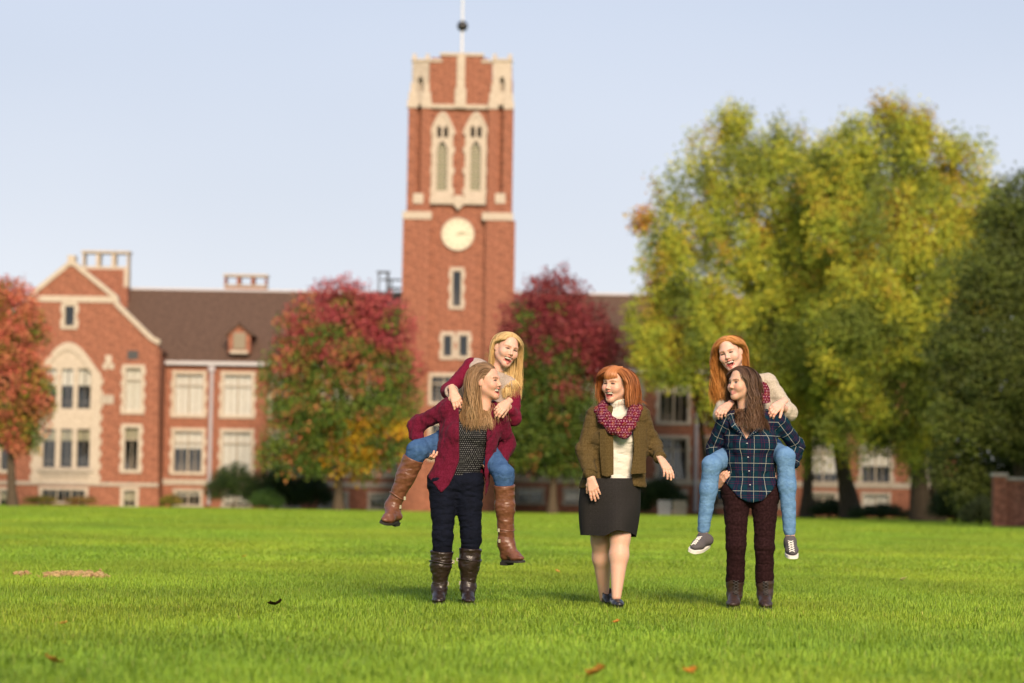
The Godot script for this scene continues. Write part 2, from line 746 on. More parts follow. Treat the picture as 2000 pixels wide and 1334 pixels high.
func rbx(n: String, r: Rect2, z0: float, z1: float, m: Material, parent: Node3D) -> MeshInstance3D:
	return bx(n, Vector3(r.get_center().x, r.get_center().y, (z0 + z1) / 2), Vector3(r.size.x, r.size.y, absf(z1 - z0)), m, parent)


func csg(n: String, poly: PackedVector2Array, z: float, depth: float, holes: Array, m: Material, parent: Node3D) -> CSGPolygon3D:
	var o := CSGPolygon3D.new()
	o.name = n
	o.polygon = shift(poly)
	o.depth = depth
	o.material = m
	o.position.z = z - ob.z
	for hp in holes:
		var q := CSGPolygon3D.new()
		q.name = "opening"
		q.operation = CSGShape3D.OPERATION_SUBTRACTION
		q.polygon = shift(hp)
		q.depth = depth + 1.0
		q.position.z = 0.5
		q.material = m
		o.add_child(q, true)
	parent.add_child(o, true)
	return o


func shift(p: PackedVector2Array) -> PackedVector2Array:
	var r := PackedVector2Array()
	for q in p:
		r.append(q - Vector2(ob.x, ob.y))
	return r


func rp(r: Rect2) -> PackedVector2Array:
	return PackedVector2Array([r.position, r.position + Vector2(r.size.x, 0), r.end, r.position + Vector2(0, r.size.y)])


func pxpoly(a: Array, depth: float) -> PackedVector2Array:
	var r := PackedVector2Array()
	for q in a:
		var w := W(q[0], q[1], depth)
		r.append(Vector2(w.x, w.y))
	return r


func arch_poly(r: Rect2, spring: float, sharp := 1.0, steps := 8) -> PackedVector2Array:   # a pointed arch over a rectangle
	var p := PackedVector2Array([r.position, r.position + Vector2(r.size.x, 0)])
	var rise := r.end.y - spring
	for k in steps + 1:
		var a := float(k) / steps
		p.append(Vector2(r.end.x - r.size.x / 2 * a, spring + rise * pow(sin(a * PI / 2), sharp)))
	for k in range(steps - 1, -1, -1):
		var a := float(k) / steps
		p.append(Vector2(r.position.x + r.size.x / 2 * a, spring + rise * pow(sin(a * PI / 2), sharp)))
	return p


func window(parent: Node3D, r: Rect2, z: float, lights := 2, blind := 1.0, stone: Material = null, quoins := true, transom := true, glass: Material = null, blindm: Material = null) -> PackedVector2Array:
	# r: outer edge of the stone surround; gives back the hole to cut in the wall
	if stone == null: stone = M.stone
	if glass == null: glass = M.glass
	if blindm == null: blindm = M.blind
	var w := node("window", parent)
	var sw := minf(0.22, r.size.x * 0.2)
	var top := 0.25 if r.size.y > 1.6 else 0.2
	var low := 0.22 if r.size.y > 1.6 else 0.15
	rbx("lintel", Rect2(r.position.x - 0.03, r.end.y - top, r.size.x + 0.06, top), z + 0.05, z - 0.3, stone, w)
	rbx("sill", Rect2(r.position.x - 0.06, r.position.y, r.size.x + 0.12, low), z + 0.1, z - 0.3, stone, w)
	var y := r.position.y + low
	var y1 := r.end.y - top
	var k := 0
	var n := maxi(2, int(round((y1 - y) / 0.42)))
	var hh := (y1 - y) / n
	while k < n:
		var ext := 0.1 if (k % 2 == 0 and quoins) else 0.0
		var pr := 0.04 if k % 2 == 0 else 0.034
		rbx("quoin", Rect2(r.position.x - ext, y + k * hh, sw + ext, hh - 0.008), z + pr, z - 0.3, stone, w)
		rbx("quoin", Rect2(r.end.x - sw, y + k * hh, sw + ext, hh - 0.008), z + pr, z - 0.3, stone, w)
		k += 1
	var o := Rect2(r.position.x + sw, y, r.size.x - 2 * sw, y1 - y)
	var lw := o.size.x / lights
	for q in lights:
		var x0 := o.position.x + q * lw
		if q > 0:
			rbx("mullion", Rect2(x0 - 0.05, o.position.y, 0.1, o.size.y), z - 0.1, z - 0.27, M.frame, w)
		var rows := [0.0, 0.72, 1.0] if transom else [0.0, 1.0]
		for s in rows.size() - 1:
			var ya: float = o.position.y + o.size.y * rows[s]
			var yb: float = o.position.y + o.size.y * rows[s + 1]
			rbx("pane", Rect2(x0 + 0.03, ya + 0.03, lw - 0.06, yb - ya - 0.06), z - 0.19, z - 0.2, glass, w)
			if s > 0:
				rbx("transom", Rect2(x0 + 0.05, ya - 0.04, lw - 0.1, 0.08), z - 0.14, z - 0.25, M.frame, w)
		if lw > 0.75:
			rbx("glazing_bar", Rect2(x0 + lw / 2 - 0.02, o.position.y, 0.04, o.size.y), z - 0.16, z - 0.23, M.frame, w)
	if blind > 0.0:
		rbx("blind", Rect2(o.position.x + 0.01, o.end.y - o.size.y * blind, o.size.x - 0.02, o.size.y * blind - 0.01), z - 0.28, z - 0.3, blindm, w)
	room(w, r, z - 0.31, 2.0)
	return rp(Rect2(r.position.x + 0.005, r.position.y + 0.005, r.size.x - 0.01, r.size.y - 0.01))


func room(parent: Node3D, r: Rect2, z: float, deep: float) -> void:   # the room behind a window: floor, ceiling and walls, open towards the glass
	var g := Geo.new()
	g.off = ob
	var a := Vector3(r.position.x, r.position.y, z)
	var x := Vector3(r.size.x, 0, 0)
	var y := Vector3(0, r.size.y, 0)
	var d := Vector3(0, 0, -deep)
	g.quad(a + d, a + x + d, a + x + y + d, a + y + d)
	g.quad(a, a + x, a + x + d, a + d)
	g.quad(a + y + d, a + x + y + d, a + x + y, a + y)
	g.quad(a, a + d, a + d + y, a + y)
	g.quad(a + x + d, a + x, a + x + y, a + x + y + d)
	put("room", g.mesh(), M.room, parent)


func tower() -> void:
	var D := 157.0
	var z := -D
	ob = Vector3(W(893, 900, D).x, 0, z - 3.4)
	var t := thing("clock_tower", "tall square red brick clock tower with pale stone trim and a ball on its mast", "tower", ob)
	var s := D / F
	var Y := func(py: float) -> float: return W(893, py, D).y
	var xl: float = W(786, 600, D).x
	var xr: float = W(1002, 600, D).x
	var cl: float = W(838, 500, D).x
	var cr: float = W(945, 500, D).x
	var deep := xr - xl
	var holes := []
	# centre face, set back between the corner buttresses
	for q in [[861, 647, 887, 702], [892, 647, 918, 702]]:
		holes.append(window(t, RW(q[0], q[1], q[2], q[3], D), z - 0.25, 1, 0.0, null, true, false))
	holes.append(window(t, RW(879, 521, 905, 604, D), z - 0.25, 1, 0.0, null, true, false))
	holes.append(window(t, RW(836, 728, 944, 792, D), z - 0.25, 4, 0.0, null, true, true))
	holes.append(window(t, RW(836, 822, 944, 900, D), z - 0.25, 4, 0.0, null, true, true))
	var belf := []
	for cx in [863.5, 929.0]:
		var r := RW(cx - 21, 224, cx + 21, 386, D)
		belf.append(r)
		holes.append(arch_poly(Rect2(r.position + Vector2(0.01, 0.01), r.size - Vector2(0.02, 0.02)), r.end.y - 1.0))
	csg("wall", rp(Rect2(cl - 0.1, 0, cr - cl + 0.2, Y.call(112))), z - 0.25, 0.6, holes, M.brick, t)
	# body behind, closing the tower
	bx("shaft", Vector3((xl + xr) / 2, Y.call(210) / 2, z - 3.0 - (deep - 3.4) / 2), Vector3(deep - 0.5, Y.call(210), deep - 3.4), M.brick, t)
	for e in 2:
		var sx := (xl + 0.25 + cl) / 2 if e == 0 else (xr - 0.25 + cr) / 2
		bx("shaft_side", Vector3(sx, Y.call(210) / 2 - 0.02, z - 1.92), Vector3((cl - xl - 0.25) if e == 0 else (xr - 0.25 - cr), Y.call(210), 2.14), M.brick, t)
	# corner buttresses, stepping in above the clock
	var yb: float = Y.call(430)
	for sd in 2:
		var a := [783.0, 838.0] if sd == 0 else [945.0, 1003.0]
		var r := RW(a[0], 430, a[1], 900, D)
		r = Rect2(r.position.x, 0, r.size.x, yb)
		rbx("buttress", r, z + 0.25, z - 0.88, M.brick, t)
		var u := [789.0, 841.0] if sd == 0 else [944.0, 1000.0]
		var rr := RW(u[0], 417, u[1], 432, D)
		rbx("set_off", Rect2(rr.position.x - 0.08, yb, rr.size.x + 0.16, rr.size.y), z + 0.32, z - 0.89, M.stone, t)
		# two piers with a dark slot between them
		var pr := [[796.0, 812.0], [822.0, 841.0]] if sd == 0 else [[952.0, 972.0], [982.0, 1002.0]]
		for p in pr:
			var q := RW(p[0], 205, p[1], 417, D)
			var ptop: float = Y.call(205)
			rbx("pier", Rect2(q.position.x, yb + rr.size.y, q.size.x, ptop - yb - rr.size.y), z + 0.1, z - 0.87, M.brick, t)
			# carved stone pinnacle on each pier
			var pn := node("pinnacle", t)
			var pc := q.get_center().x
			rbx("base", Rect2(pc - 0.34, ptop - 0.25, 0.68, 0.5), z + 0.2, z - 0.5, M.stone, pn)
			rbx("shaft", Rect2(pc - 0.27, ptop + 0.25, 0.54, 0.55), z + 0.12, z - 0.45, M.stone, pn)
			rbx("cap", Rect2(pc - 0.16, ptop + 0.8, 0.32, 0.6), z + 0.04, z - 0.4, M.stone, pn)
		var mid: float = (pr[0][1] + pr[1][0]) / 2.0
		var b0 := RW(mid - 10, 378, mid + 10, 398, D)
		rbx("slot_stone", b0, z + 0.16, z - 0.3, M.stone, t)
		var sl := RW(pr[0][1] - 1, 205, pr[1][0] + 1, 398, D)
		rbx("slot_back", Rect2(sl.position.x, sl.position.y, sl.size.x, sl.size.y), z - 0.5, z - 0.84, M.brick, t)
		# lower part of the pier front, below the slot
		var lo := RW(pr[0][1] - 1, 398, pr[1][0] + 1, 417, D)
		rbx("pier", Rect2(lo.position.x, yb + rr.size.y, lo.size.x, b0.position.y - yb - rr.size.y), z + 0.08, z - 0.49, M.brick, t)
		# stone turret panel at the corner, with a slit
		var tp := RW(805 if sd == 0 else 962, 119, 838 if sd == 0 else 999, 206, D)
		var slit := Rect2(tp.get_center().x - 0.17, tp.position.y + 0.9, 0.34, 1.0)
		csg("turret", rp(tp), z + 0.02, 0.9, [arch_poly(slit, slit.end.y - 0.3)], M.stone_grey if sd == 0 else M.stone, t)
		rbx("turret_back", Rect2(tp.position.x + 0.02, tp.position.y, tp.size.x - 0.04, tp.size.y - 0.05), z - 0.5, z - 1.2, M.stone_grey, t)
		rbx("coping", Rect2(tp.position.x - 0.06, tp.end.y, tp.size.x + 0.12, 0.16), z + 0.1, z - 1.2, M.stone, t)
		for e in [0.12, tp.size.x - 0.12]:
			rbx("finial", Rect2(tp.position.x + e - 0.12, tp.end.y + 0.16, 0.24, 0.32), z + 0.06, z - 0.2, M.stone, t)
	# parapet: brick with a raised middle, stone copings, stone pilaster
	var p0 := RW(838, 121, 962, 205, D)
	var p1 := RW(862, 108, 942, 121, D)
	rbx("parapet", p0, z - 0.1, z - 0.9, M.brick, t)
	rbx("parapet", Rect2(p1.position.x, p0.end.y, p1.size.x, p1.size.y), z - 0.1, z - 0.9, M.brick, t)
	rbx("coping", Rect2(p1.position.x - 0.1, p0.end.y + p1.size.y, p1.size.x + 0.2, 0.2), z, z - 0.98, M.stone, t)
	for e in 2:
		var cx := RW(838 if e == 0 else 940, 117, 864 if e == 0 else 962, 122, D)
		rbx("coping", Rect2(cx.position.x, p0.end.y + 0.004, cx.size.x, 0.18), z - 0.004, z - 0.97, M.stone, t)
	var pil := RW(889, 105, 911, 212, D)
	rbx("pilaster", Rect2(pil.position.x + 0.1, pil.position.y + 1.3, pil.size.x - 0.2, pil.size.y - 1.3), z + 0.04, z - 0.6, M.stone, t)
	rbx("pilaster_foot", Rect2(pil.position.x, pil.position.y, pil.size.x, 1.3), z + 0.12, z - 0.6, M.stone, t)
	var band := RW(838, 204, 952, 212, D)
	rbx("string_course", band, z + 0.02, z - 0.5, M.stone, t)
	# back and sides of the parapet
	var ptop2: float = p0.end.y
	for q in [[xl + 0.55, 0.5], [xr - 0.55, 0.5]]:
		bx("parapet", Vector3(q[0], (ptop2 + Y.call(210)) / 2, z - deep / 2 - 0.2), Vector3(0.5, ptop2 - Y.call(210), deep - 2.2), M.brick, t)
	bx("parapet", Vector3((xl + xr) / 2, (ptop2 + Y.call(210)) / 2, z - deep + 0.3), Vector3(deep - 0.5, ptop2 - Y.call(210), 0.5), M.brick, t)
	# belfry windows: stone tracery, two small lights over one tall light
	for r in belf:
		var bw := node("window", t)
		var tall := Rect2(r.position.x + 0.36, r.position.y + 0.45, r.size.x - 0.72, 3.25)
		var hs := [arch_poly(tall, tall.end.y - 0.5)]
		for e in 2:
			var sm := Rect2(r.get_center().x + (-0.36 if e == 0 else 0.08), r.position.y + 3.95, 0.28, 0.78)
			hs.append(arch_poly(sm, sm.end.y - 0.2))
		csg("tracery", arch_poly(r, r.end.y - 1.0), z - 0.12, 0.4, hs, M.stone, bw)
		for k in 5:
			var y0 := tall.position.y + k * 0.65
			rbx("pane", Rect2(tall.position.x, y0 + 0.02, tall.size.x, 0.61), z - 0.4, z - 0.42, M.stained, bw)
			if k: rbx("saddle_bar", Rect2(tall.position.x, y0 - 0.02, tall.size.x, 0.04), z - 0.38, z - 0.43, M.frame, bw)
		rbx("blind", Rect2(tall.position.x - 0.1, tall.position.y, tall.size.x + 0.2, 3.3), z - 0.47, z - 0.5, M.blind_green, bw)
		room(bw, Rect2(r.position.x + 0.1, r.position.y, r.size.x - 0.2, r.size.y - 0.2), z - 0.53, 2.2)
		for e in 2:
			for k in 6:
				var ext := 0.1 if k % 2 == 0 else 0.0
				if ext > 0.0:
					rbx("quoin", Rect2((r.position.x - 0.12) if e == 0 else r.end.x - 0.02, r.position.y + 0.2 + k * 0.68, 0.14, 0.4), z - 0.13, z - 0.3, M.stone, bw)
		var hd := PackedVector2Array()
		hd = arch_poly(Rect2(r.position.x - 0.14, r.end.y - 1.25, r.size.x + 0.28, 1.5), r.end.y - 1.05)
		csg("hood_mould", hd, z - 0.05, 0.25, [arch_poly(Rect2(r.position.x + 0.1, r.end.y - 1.5, r.size.x - 0.2, 1.5), r.end.y - 1.05)], M.stone, bw)
	var sill := RW(837, 385, 949, 399, D)
	rbx("sill_band", sill, z + 0.06, z - 0.5, M.stone, t)
	var sh := RW(886, 382, 905, 411, D)
	var shield := node("shield", t)
	csg("plate", PackedVector2Array([Vector2(sh.get_center().x, sh.position.y), Vector2(sh.end.x, sh.position.y + 0.35), sh.end, Vector2(sh.position.x, sh.end.y), Vector2(sh.position.x, sh.position.y + 0.35)]), z + 0.16, 0.4, [], M.stone, shield)
	# the clock
	var cc := W(894, 457, D)
	var ck := node("clock", t, Vector3(cc.x, cc.y, z - 0.25) - ob)
	var dial := CylinderMesh.new()
	dial.top_radius = 1.0
	dial.bottom_radius = 1.0
	dial.height = 0.2
	dial.radial_segments = 48
	var dm := put("dial", dial, M.clock, ck, Vector3(0, 0, 0.02))
	dm.rotation.x = PI / 2
	var ring := TorusMesh.new()
	ring.inner_radius = 0.98
	ring.outer_radius = 1.1
	ring.rings = 48
	var rm := put("rim", ring, M.stone, ck, Vector3(0, 0, 0.1))
	rm.rotation.x = PI / 2
	for k in 12:
		var a := TAU * k / 12
		var b := BoxMesh.new()
		b.size = Vector3(0.07, 0.2, 0.02)
		var hm := put("hour_mark", b, M.clock_mark, ck, Vector3(sin(a) * 0.8, cos(a) * 0.8, 0.13))
		hm.rotation.z = -a
	for hd in [["hour_hand", 0.48, 2.25 / 12.0, 0.09], ["minute_hand", 0.72, 14.0 / 60.0, 0.06]]:
		var b := BoxMesh.new()
		b.size = Vector3(hd[3], hd[1], 0.02)
		var a: float = TAU * hd[2]
		var hm := put(hd[0], b, M.clock_mark, ck, Vector3(sin(a), cos(a), 0) * (hd[1] / 2 - 0.08) + Vector3(0, 0, 0.15 + 0.02 * hd[3]))
		hm.rotation.z = -a
	# mast with its ball
	var mb := W(902, 108, D + 3)
	var g := Geo.new()
	g.tube(PackedVector3Array([Vector3.ZERO, Vector3(0, 5.2, 0)]), PackedFloat32Array([0.09, 0.06]), 8)
	put("mast", g.mesh(), M.mast, t, Vector3(mb.x, mb.y - 0.6, z - 3) - ob)
	var bc := W(905.5, 51, D + 3)
	var ballm := SphereMesh.new()
	ballm.radius = 0.36
	ballm.height = 0.72
	put("mast_ball", ballm, M.metal_ball, t, Vector3(mb.x + 0.01, bc.y, z - 3) - ob)
	bx("roof", Vector3((xl + xr) / 2, Y.call(212) + 0.1, z - deep / 2 - 0.3), Vector3(deep - 1.0, 0.2, deep - 1.2), M.metal_dark, t)


func stack(parent: Node3D, x0: float, y0: float, x1: float, y1: float, D: float, tall: bool) -> void:   # chimney with three flue openings under its cap
	var r := RW(x0, y0, x1, y1, D)
	var z := -D
	var c := node("chimney", parent)
	var ho := (16.0 if not tall else 25.0) * D / F
	var oy := r.end.y - 0.22 - ho
	var holes := []
	var n := 3
	for k in n:
		var w := r.size.x / n
		holes.append(rp(Rect2(r.position.x + k * w + w * 0.14, oy, w * 0.74, ho)))
	var top := Rect2(r.position.x, oy - 0.2, r.size.x, r.end.y - oy - 0.05)
	csg("flue_arcade", rp(top), z, 1.0, holes, M.stone if tall else M.brick, c)
	rbx("cap", Rect2(r.position.x - 0.08, r.end.y - 0.18, r.size.x + 0.16, 0.16), z + 0.08, z - 1.08, M.stone, c)
	rbx("stack", Rect2(r.position.x + 0.02, r.position.y - 3.0, r.size.x - 0.04, oy - 0.2 - r.position.y + 3.0), z - 0.01, z - 0.99, M.brick, c)
	if tall:
		rbx("quoin_strip", Rect2(r.end.x - 0.3, r.position.y, 0.32, oy - 0.2 - r.position.y), z + 0.02, z - 1.01, M.stone, c)
	else:
		rbx("base", Rect2(r.position.x - 0.02, r.position.y, r.size.x + 0.04, 0.18), z + 0.04, z - 1.04, M.stone_grey, c)


func roof_slab(n: String, a: Vector3, b: Vector3, c: Vector3, d: Vector3, thick: float, m: Material, parent: Node3D) -> void:   # a..d counter-clockwise seen from above the slope
	var g := Geo.new()
	g.off = ob
	var nn := (b - a).cross(c - a).normalized() * thick
	g.quad(a, b, c, d)
	g.quad(d - nn, c - nn, b - nn, a - nn)
	g.quad(a - nn, b - nn, b, a)
	g.quad(b - nn, c - nn, c, b)
	g.quad(c - nn, d - nn, d, c)
	g.quad(d - nn, a - nn, a, d)
	put(n, g.mesh(), m, parent)


func wing_with_gable() -> void:
	var D := 160.0
	var z := -D
	ob = Vector3(W(140, 990, D).x, 0, z - 5)
	var t := thing("school_wing", "red brick school wing with a tall stone-trimmed gable and brown roof", "building", ob)
	# gabled pavilion
	var holes := []
	holes.append(window(t, RW(121, 590, 151, 643, D), z, 1, 0.0, null, true, false))
	holes.append(window(t, RW(239, 712, 281, 809, D), z, 1, 1.0))
	holes.append(window(t, RW(237, 828, 276, 924, D), z, 1, 0.3, null, true, true, null, M.blind_green))
	holes.append(window(t, RW(235, 952, 271, 992, D), z, 1, 0.7, null, false, false, null, M.blind_green))
	holes.append(window(t, RW(76, 951, 172, 984, D), z, 3, 0.0, null, false, false))
	holes.append(window(t, RW(-2, 828, 20, 924, D), z, 1, 0.3, null, true, true, null, M.blind_green))
	holes.append(window(t, RW(-4, 952, 20, 992, D), z, 1, 0.6, null, false, false, null, M.blind_green))
	var bay := RW(66, 668, 196, 945, D)
	holes.append(arch_poly(Rect2(bay.position + Vector2(0.02, 0.02), bay.size - Vector2(0.04, 0.04)), bay.end.y - 2.1, 1.15))
	var outline := pxpoly([[-30, 1010], [309, 1010], [309, 672], [296, 664], [228, 597], [224, 582], [140, 516], [57, 582], [52, 597], [-18, 664], [-30, 672]], D)
	for k in outline.size():
		if outline[k].y < 0.3: outline[k].y = 0.0
	csg("gable_wall", outline, z, 0.5, holes, M.brick, t)
	# stone bay
	var bh := []
	var b := node("bay_window", t)
	for q in [[86, 110], [120, 143], [152, 177]]:
		bh.append(rp(RW(q[0], 720, q[1], 798, D)))
		bh.append(rp(RW(q[0] - 2, 838, q[1] - 2, 913, D)))
	csg("stone_front", arch_poly(bay, bay.end.y - 2.1, 1.15), z + 0.03, 0.4, bh, M.stone, b)
	var ir := RW(83, 684, 180, 790, D)
	csg("arch_mould", arch_poly(bay, bay.end.y - 2.1, 1.15), z + 0.12, 0.14, [arch_poly(Rect2(ir.position.x, bay.position.y - 1, ir.size.x, ir.end.y - bay.position.y + 1), ir.end.y - 1.55, 1.15)], M.stone, b)
	for q in [[86, 110], [120, 143], [152, 177]]:
		for f in 2:
			var r := RW(q[0] if f == 0 else q[0] - 2, 720 if f == 0 else 838, q[1] if f == 0 else q[1] - 2, 798 if f == 0 else 913, D)
			rbx("pane", r, z - 0.2, z - 0.21, M.glass, b)
			rbx("blind", Rect2(r.position.x, r.end.y - r.size.y * (0.42 if f == 0 else 0.3), r.size.x, r.size.y * (0.42 if f == 0 else 0.3)), z - 0.27, z - 0.29, M.blind if f == 0 else M.blind_green, b)
			rbx("glazing_bar", Rect2(r.get_center().x - 0.04, r.position.y, 0.08, r.size.y), z - 0.23, z - 0.26, M.frame_dark, b)
			rbx("glazing_bar", Rect2(r.position.x, r.position.y + 0.42, r.size.x, 0.07), z - 0.235, z - 0.262, M.frame_dark, b)
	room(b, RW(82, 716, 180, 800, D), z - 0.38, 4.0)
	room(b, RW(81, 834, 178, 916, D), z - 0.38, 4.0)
	rbx("sill", RW(72, 914, 184, 922, D), z + 0.22, z - 0.05, M.stone_grey, b)
	rbx("apron", RW(80, 922, 176, 932, D), z + 0.1, z - 0.05, M.stone_grey, b)
	for e in 2:
		for k in 9:
			var y0: float = bay.position.y + 0.2 + k * 0.8
			rbx("quoin", Rect2((bay.position.x - 0.14) if e == 0 else bay.end.x - 0.02, y0, 0.16, 0.42), z + 0.028, z - 0.2, M.stone, b)
	# copings of the gable
	var cg := [[140, 511], [226, 581], [228, 594], [296, 661], [311, 669]]
	for sd in 2:
		for k in cg.size() - 1:
			var a := W(cg[k][0] if sd == 0 else 280 - cg[k][0], cg[k][1], D)
			var c := W(cg[k + 1][0] if sd == 0 else 280 - cg[k + 1][0], cg[k + 1][1], D)
			var g := BoxMesh.new()
			var dv := c - a
			g.size = Vector3(dv.length() + 0.1, 0.3 + 0.004 * k, 0.75 + 0.006 * k)
			var m := put("coping", g, M.stone, t, Vector3((a.x + c.x) / 2, (a.y + c.y) / 2, z - 0.27) - ob)
			m.rotation.z = atan2(dv.y, dv.x)
	var apex := W(140, 509, D)
	bx("apex_stone", Vector3(apex.x, apex.y, z - 0.25), Vector3(0.5, 0.7, 0.8), M.stone, t)
	rbx("stone_band", RW(64, 578, 224, 590, D), z + 0.07, z - 0.1, M.stone, t)
	rbx("plinth_band", RW(-30, 941, 309, 948, D), z + 0.08, z - 0.1, M.stone_grey, t)
	rbx("vent", RW(249, 685, 270, 702, D), z + 0.03, z - 0.1, M.metal_dark, t)
	rbx("plaque", RW(197, 771, 222, 789, D), z + 0.05, z - 0.1, M.stone_grey, t)
	var em := node("emblem", t)
	rbx("block", RW(206, 694, 218, 712, D), z + 0.08, z - 0.1, M.stone, em)
	rbx("foot", RW(201, 710, 211, 721, D), z + 0.06, z - 0.1, M.stone, em)
	rbx("foot", RW(213, 710, 223, 721, D), z + 0.06, z - 0.1, M.stone, em)
	# pavilion sides and roof
	var xr: float = W(309, 800, D).x
	var xl: float = W(-30, 800, D).x
	var ye: float = W(309, 672, D).y
	var yr: float = W(140, 520, D).y
	bx("side_wall", Vector3(xr - 0.2, ye / 2 - 0.15, z - 6.5), Vector3(0.4, ye - 0.3, 12.0), M.brick, t)
	bx("side_wall", Vector3(xl + 0.2, ye / 2 - 0.15, z - 6.5), Vector3(0.4, ye - 0.3, 12.0), M.brick, t)
	var xc := (xl + xr) / 2
	roof_slab("roof_slope", Vector3(xr + 0.1, ye - 0.5, z - 0.55), Vector3(xr + 0.1, ye - 0.5, z - 12), Vector3(xc, yr - 0.3, z - 12), Vector3(xc, yr - 0.3, z - 0.55), 0.15, M.roof, t)
	roof_slab("roof_slope", Vector3(xl - 0.1, ye - 0.5, z - 12), Vector3(xl - 0.1, ye - 0.5, z - 0.55), Vector3(xc, yr - 0.3, z - 0.55), Vector3(xc, yr - 0.3, z - 12), 0.15, M.roof, t)
	# long range between the pavilion and the tower
	var DW := 163.0
	long_range(t, DW, 309.0, 800.0, [336, 431, 526, 621, 716], 724.0, 836.0, 566.0, 712.0, 350.0, 0)
	stack(t, 160, 489, 251, 560, 168.0, true)
	stack(t, 438, 535, 521, 561, 171.6, false)
	# louvred dormer
	var dd := 163.1
	var dm := node("dormer", t)
	var f := RW(447, 652, 490, 690, dd)
	rbx("front", f, -dd + 0.3, -dd - 3.0, M.brick, dm)
	var lv := RW(457, 650, 481, 682, dd)
	for k in 7:
		var lb := rbx("louvre", Rect2(lv.position.x, lv.position.y + k * lv.size.y / 7, lv.size.x, 0.13), -dd + 0.42, -dd + 0.28, M.frame, dm)
		lb.rotation.x = 0.35
	rbx("sill", Rect2(f.position.x + 0.15, f.position.y - 0.05, f.size.x - 0.3, 0.22), -dd + 0.45, -dd, M.stone, dm)
	var fx := f.get_center().x
	var fy := f.end.y
	for sd in [-1.0, 1.0]:
		var e := Vector3(fx + sd * (f.size.x / 2 + 0.25), fy - 0.1, -dd + 0.5)
		var p := Vector3(fx, fy + 0.75, -dd + 0.5)
		var bk := Vector3(0, 0, -3.6)
		if sd > 0: roof_slab("roof_slope", e, e + bk, p + bk, p, 0.12, M.roof, dm)
		else: roof_slab("roof_slope", e + bk, e, p, p + bk, 0.12, M.roof, dm)
	csg("gable", PackedVector2Array([Vector2(f.position.x, fy - 0.02), Vector2(f.end.x, fy - 0.02), Vector2(fx, fy + 0.66)]), -dd + 0.31, 0.5, [], M.brick, dm)
	# dark steel frame and box on the roof beside the tower
	var fd := 168.0
	var ap := node("roof_plant", t)
	rbx("box", RW(757, 572, 784, 620, fd), -fd, -fd - 2.0, M.metal_dark, ap)
	for q in [[738, 533, 741, 600], [755, 530, 760, 575], [763, 545, 766, 575]]:
		rbx("post", RW(q[0], q[1], q[2], q[3], fd), -fd + 0.1, -fd - 0.02, M.metal_dark, ap)
	for q in [[736, 530, 762, 534], [744, 545, 784, 548], [760, 562, 784, 566]]:
		rbx("rail", RW(q[0], q[1], q[2], q[3], fd), -fd + 0.14, -fd - 0.06, M.metal_dark, ap)


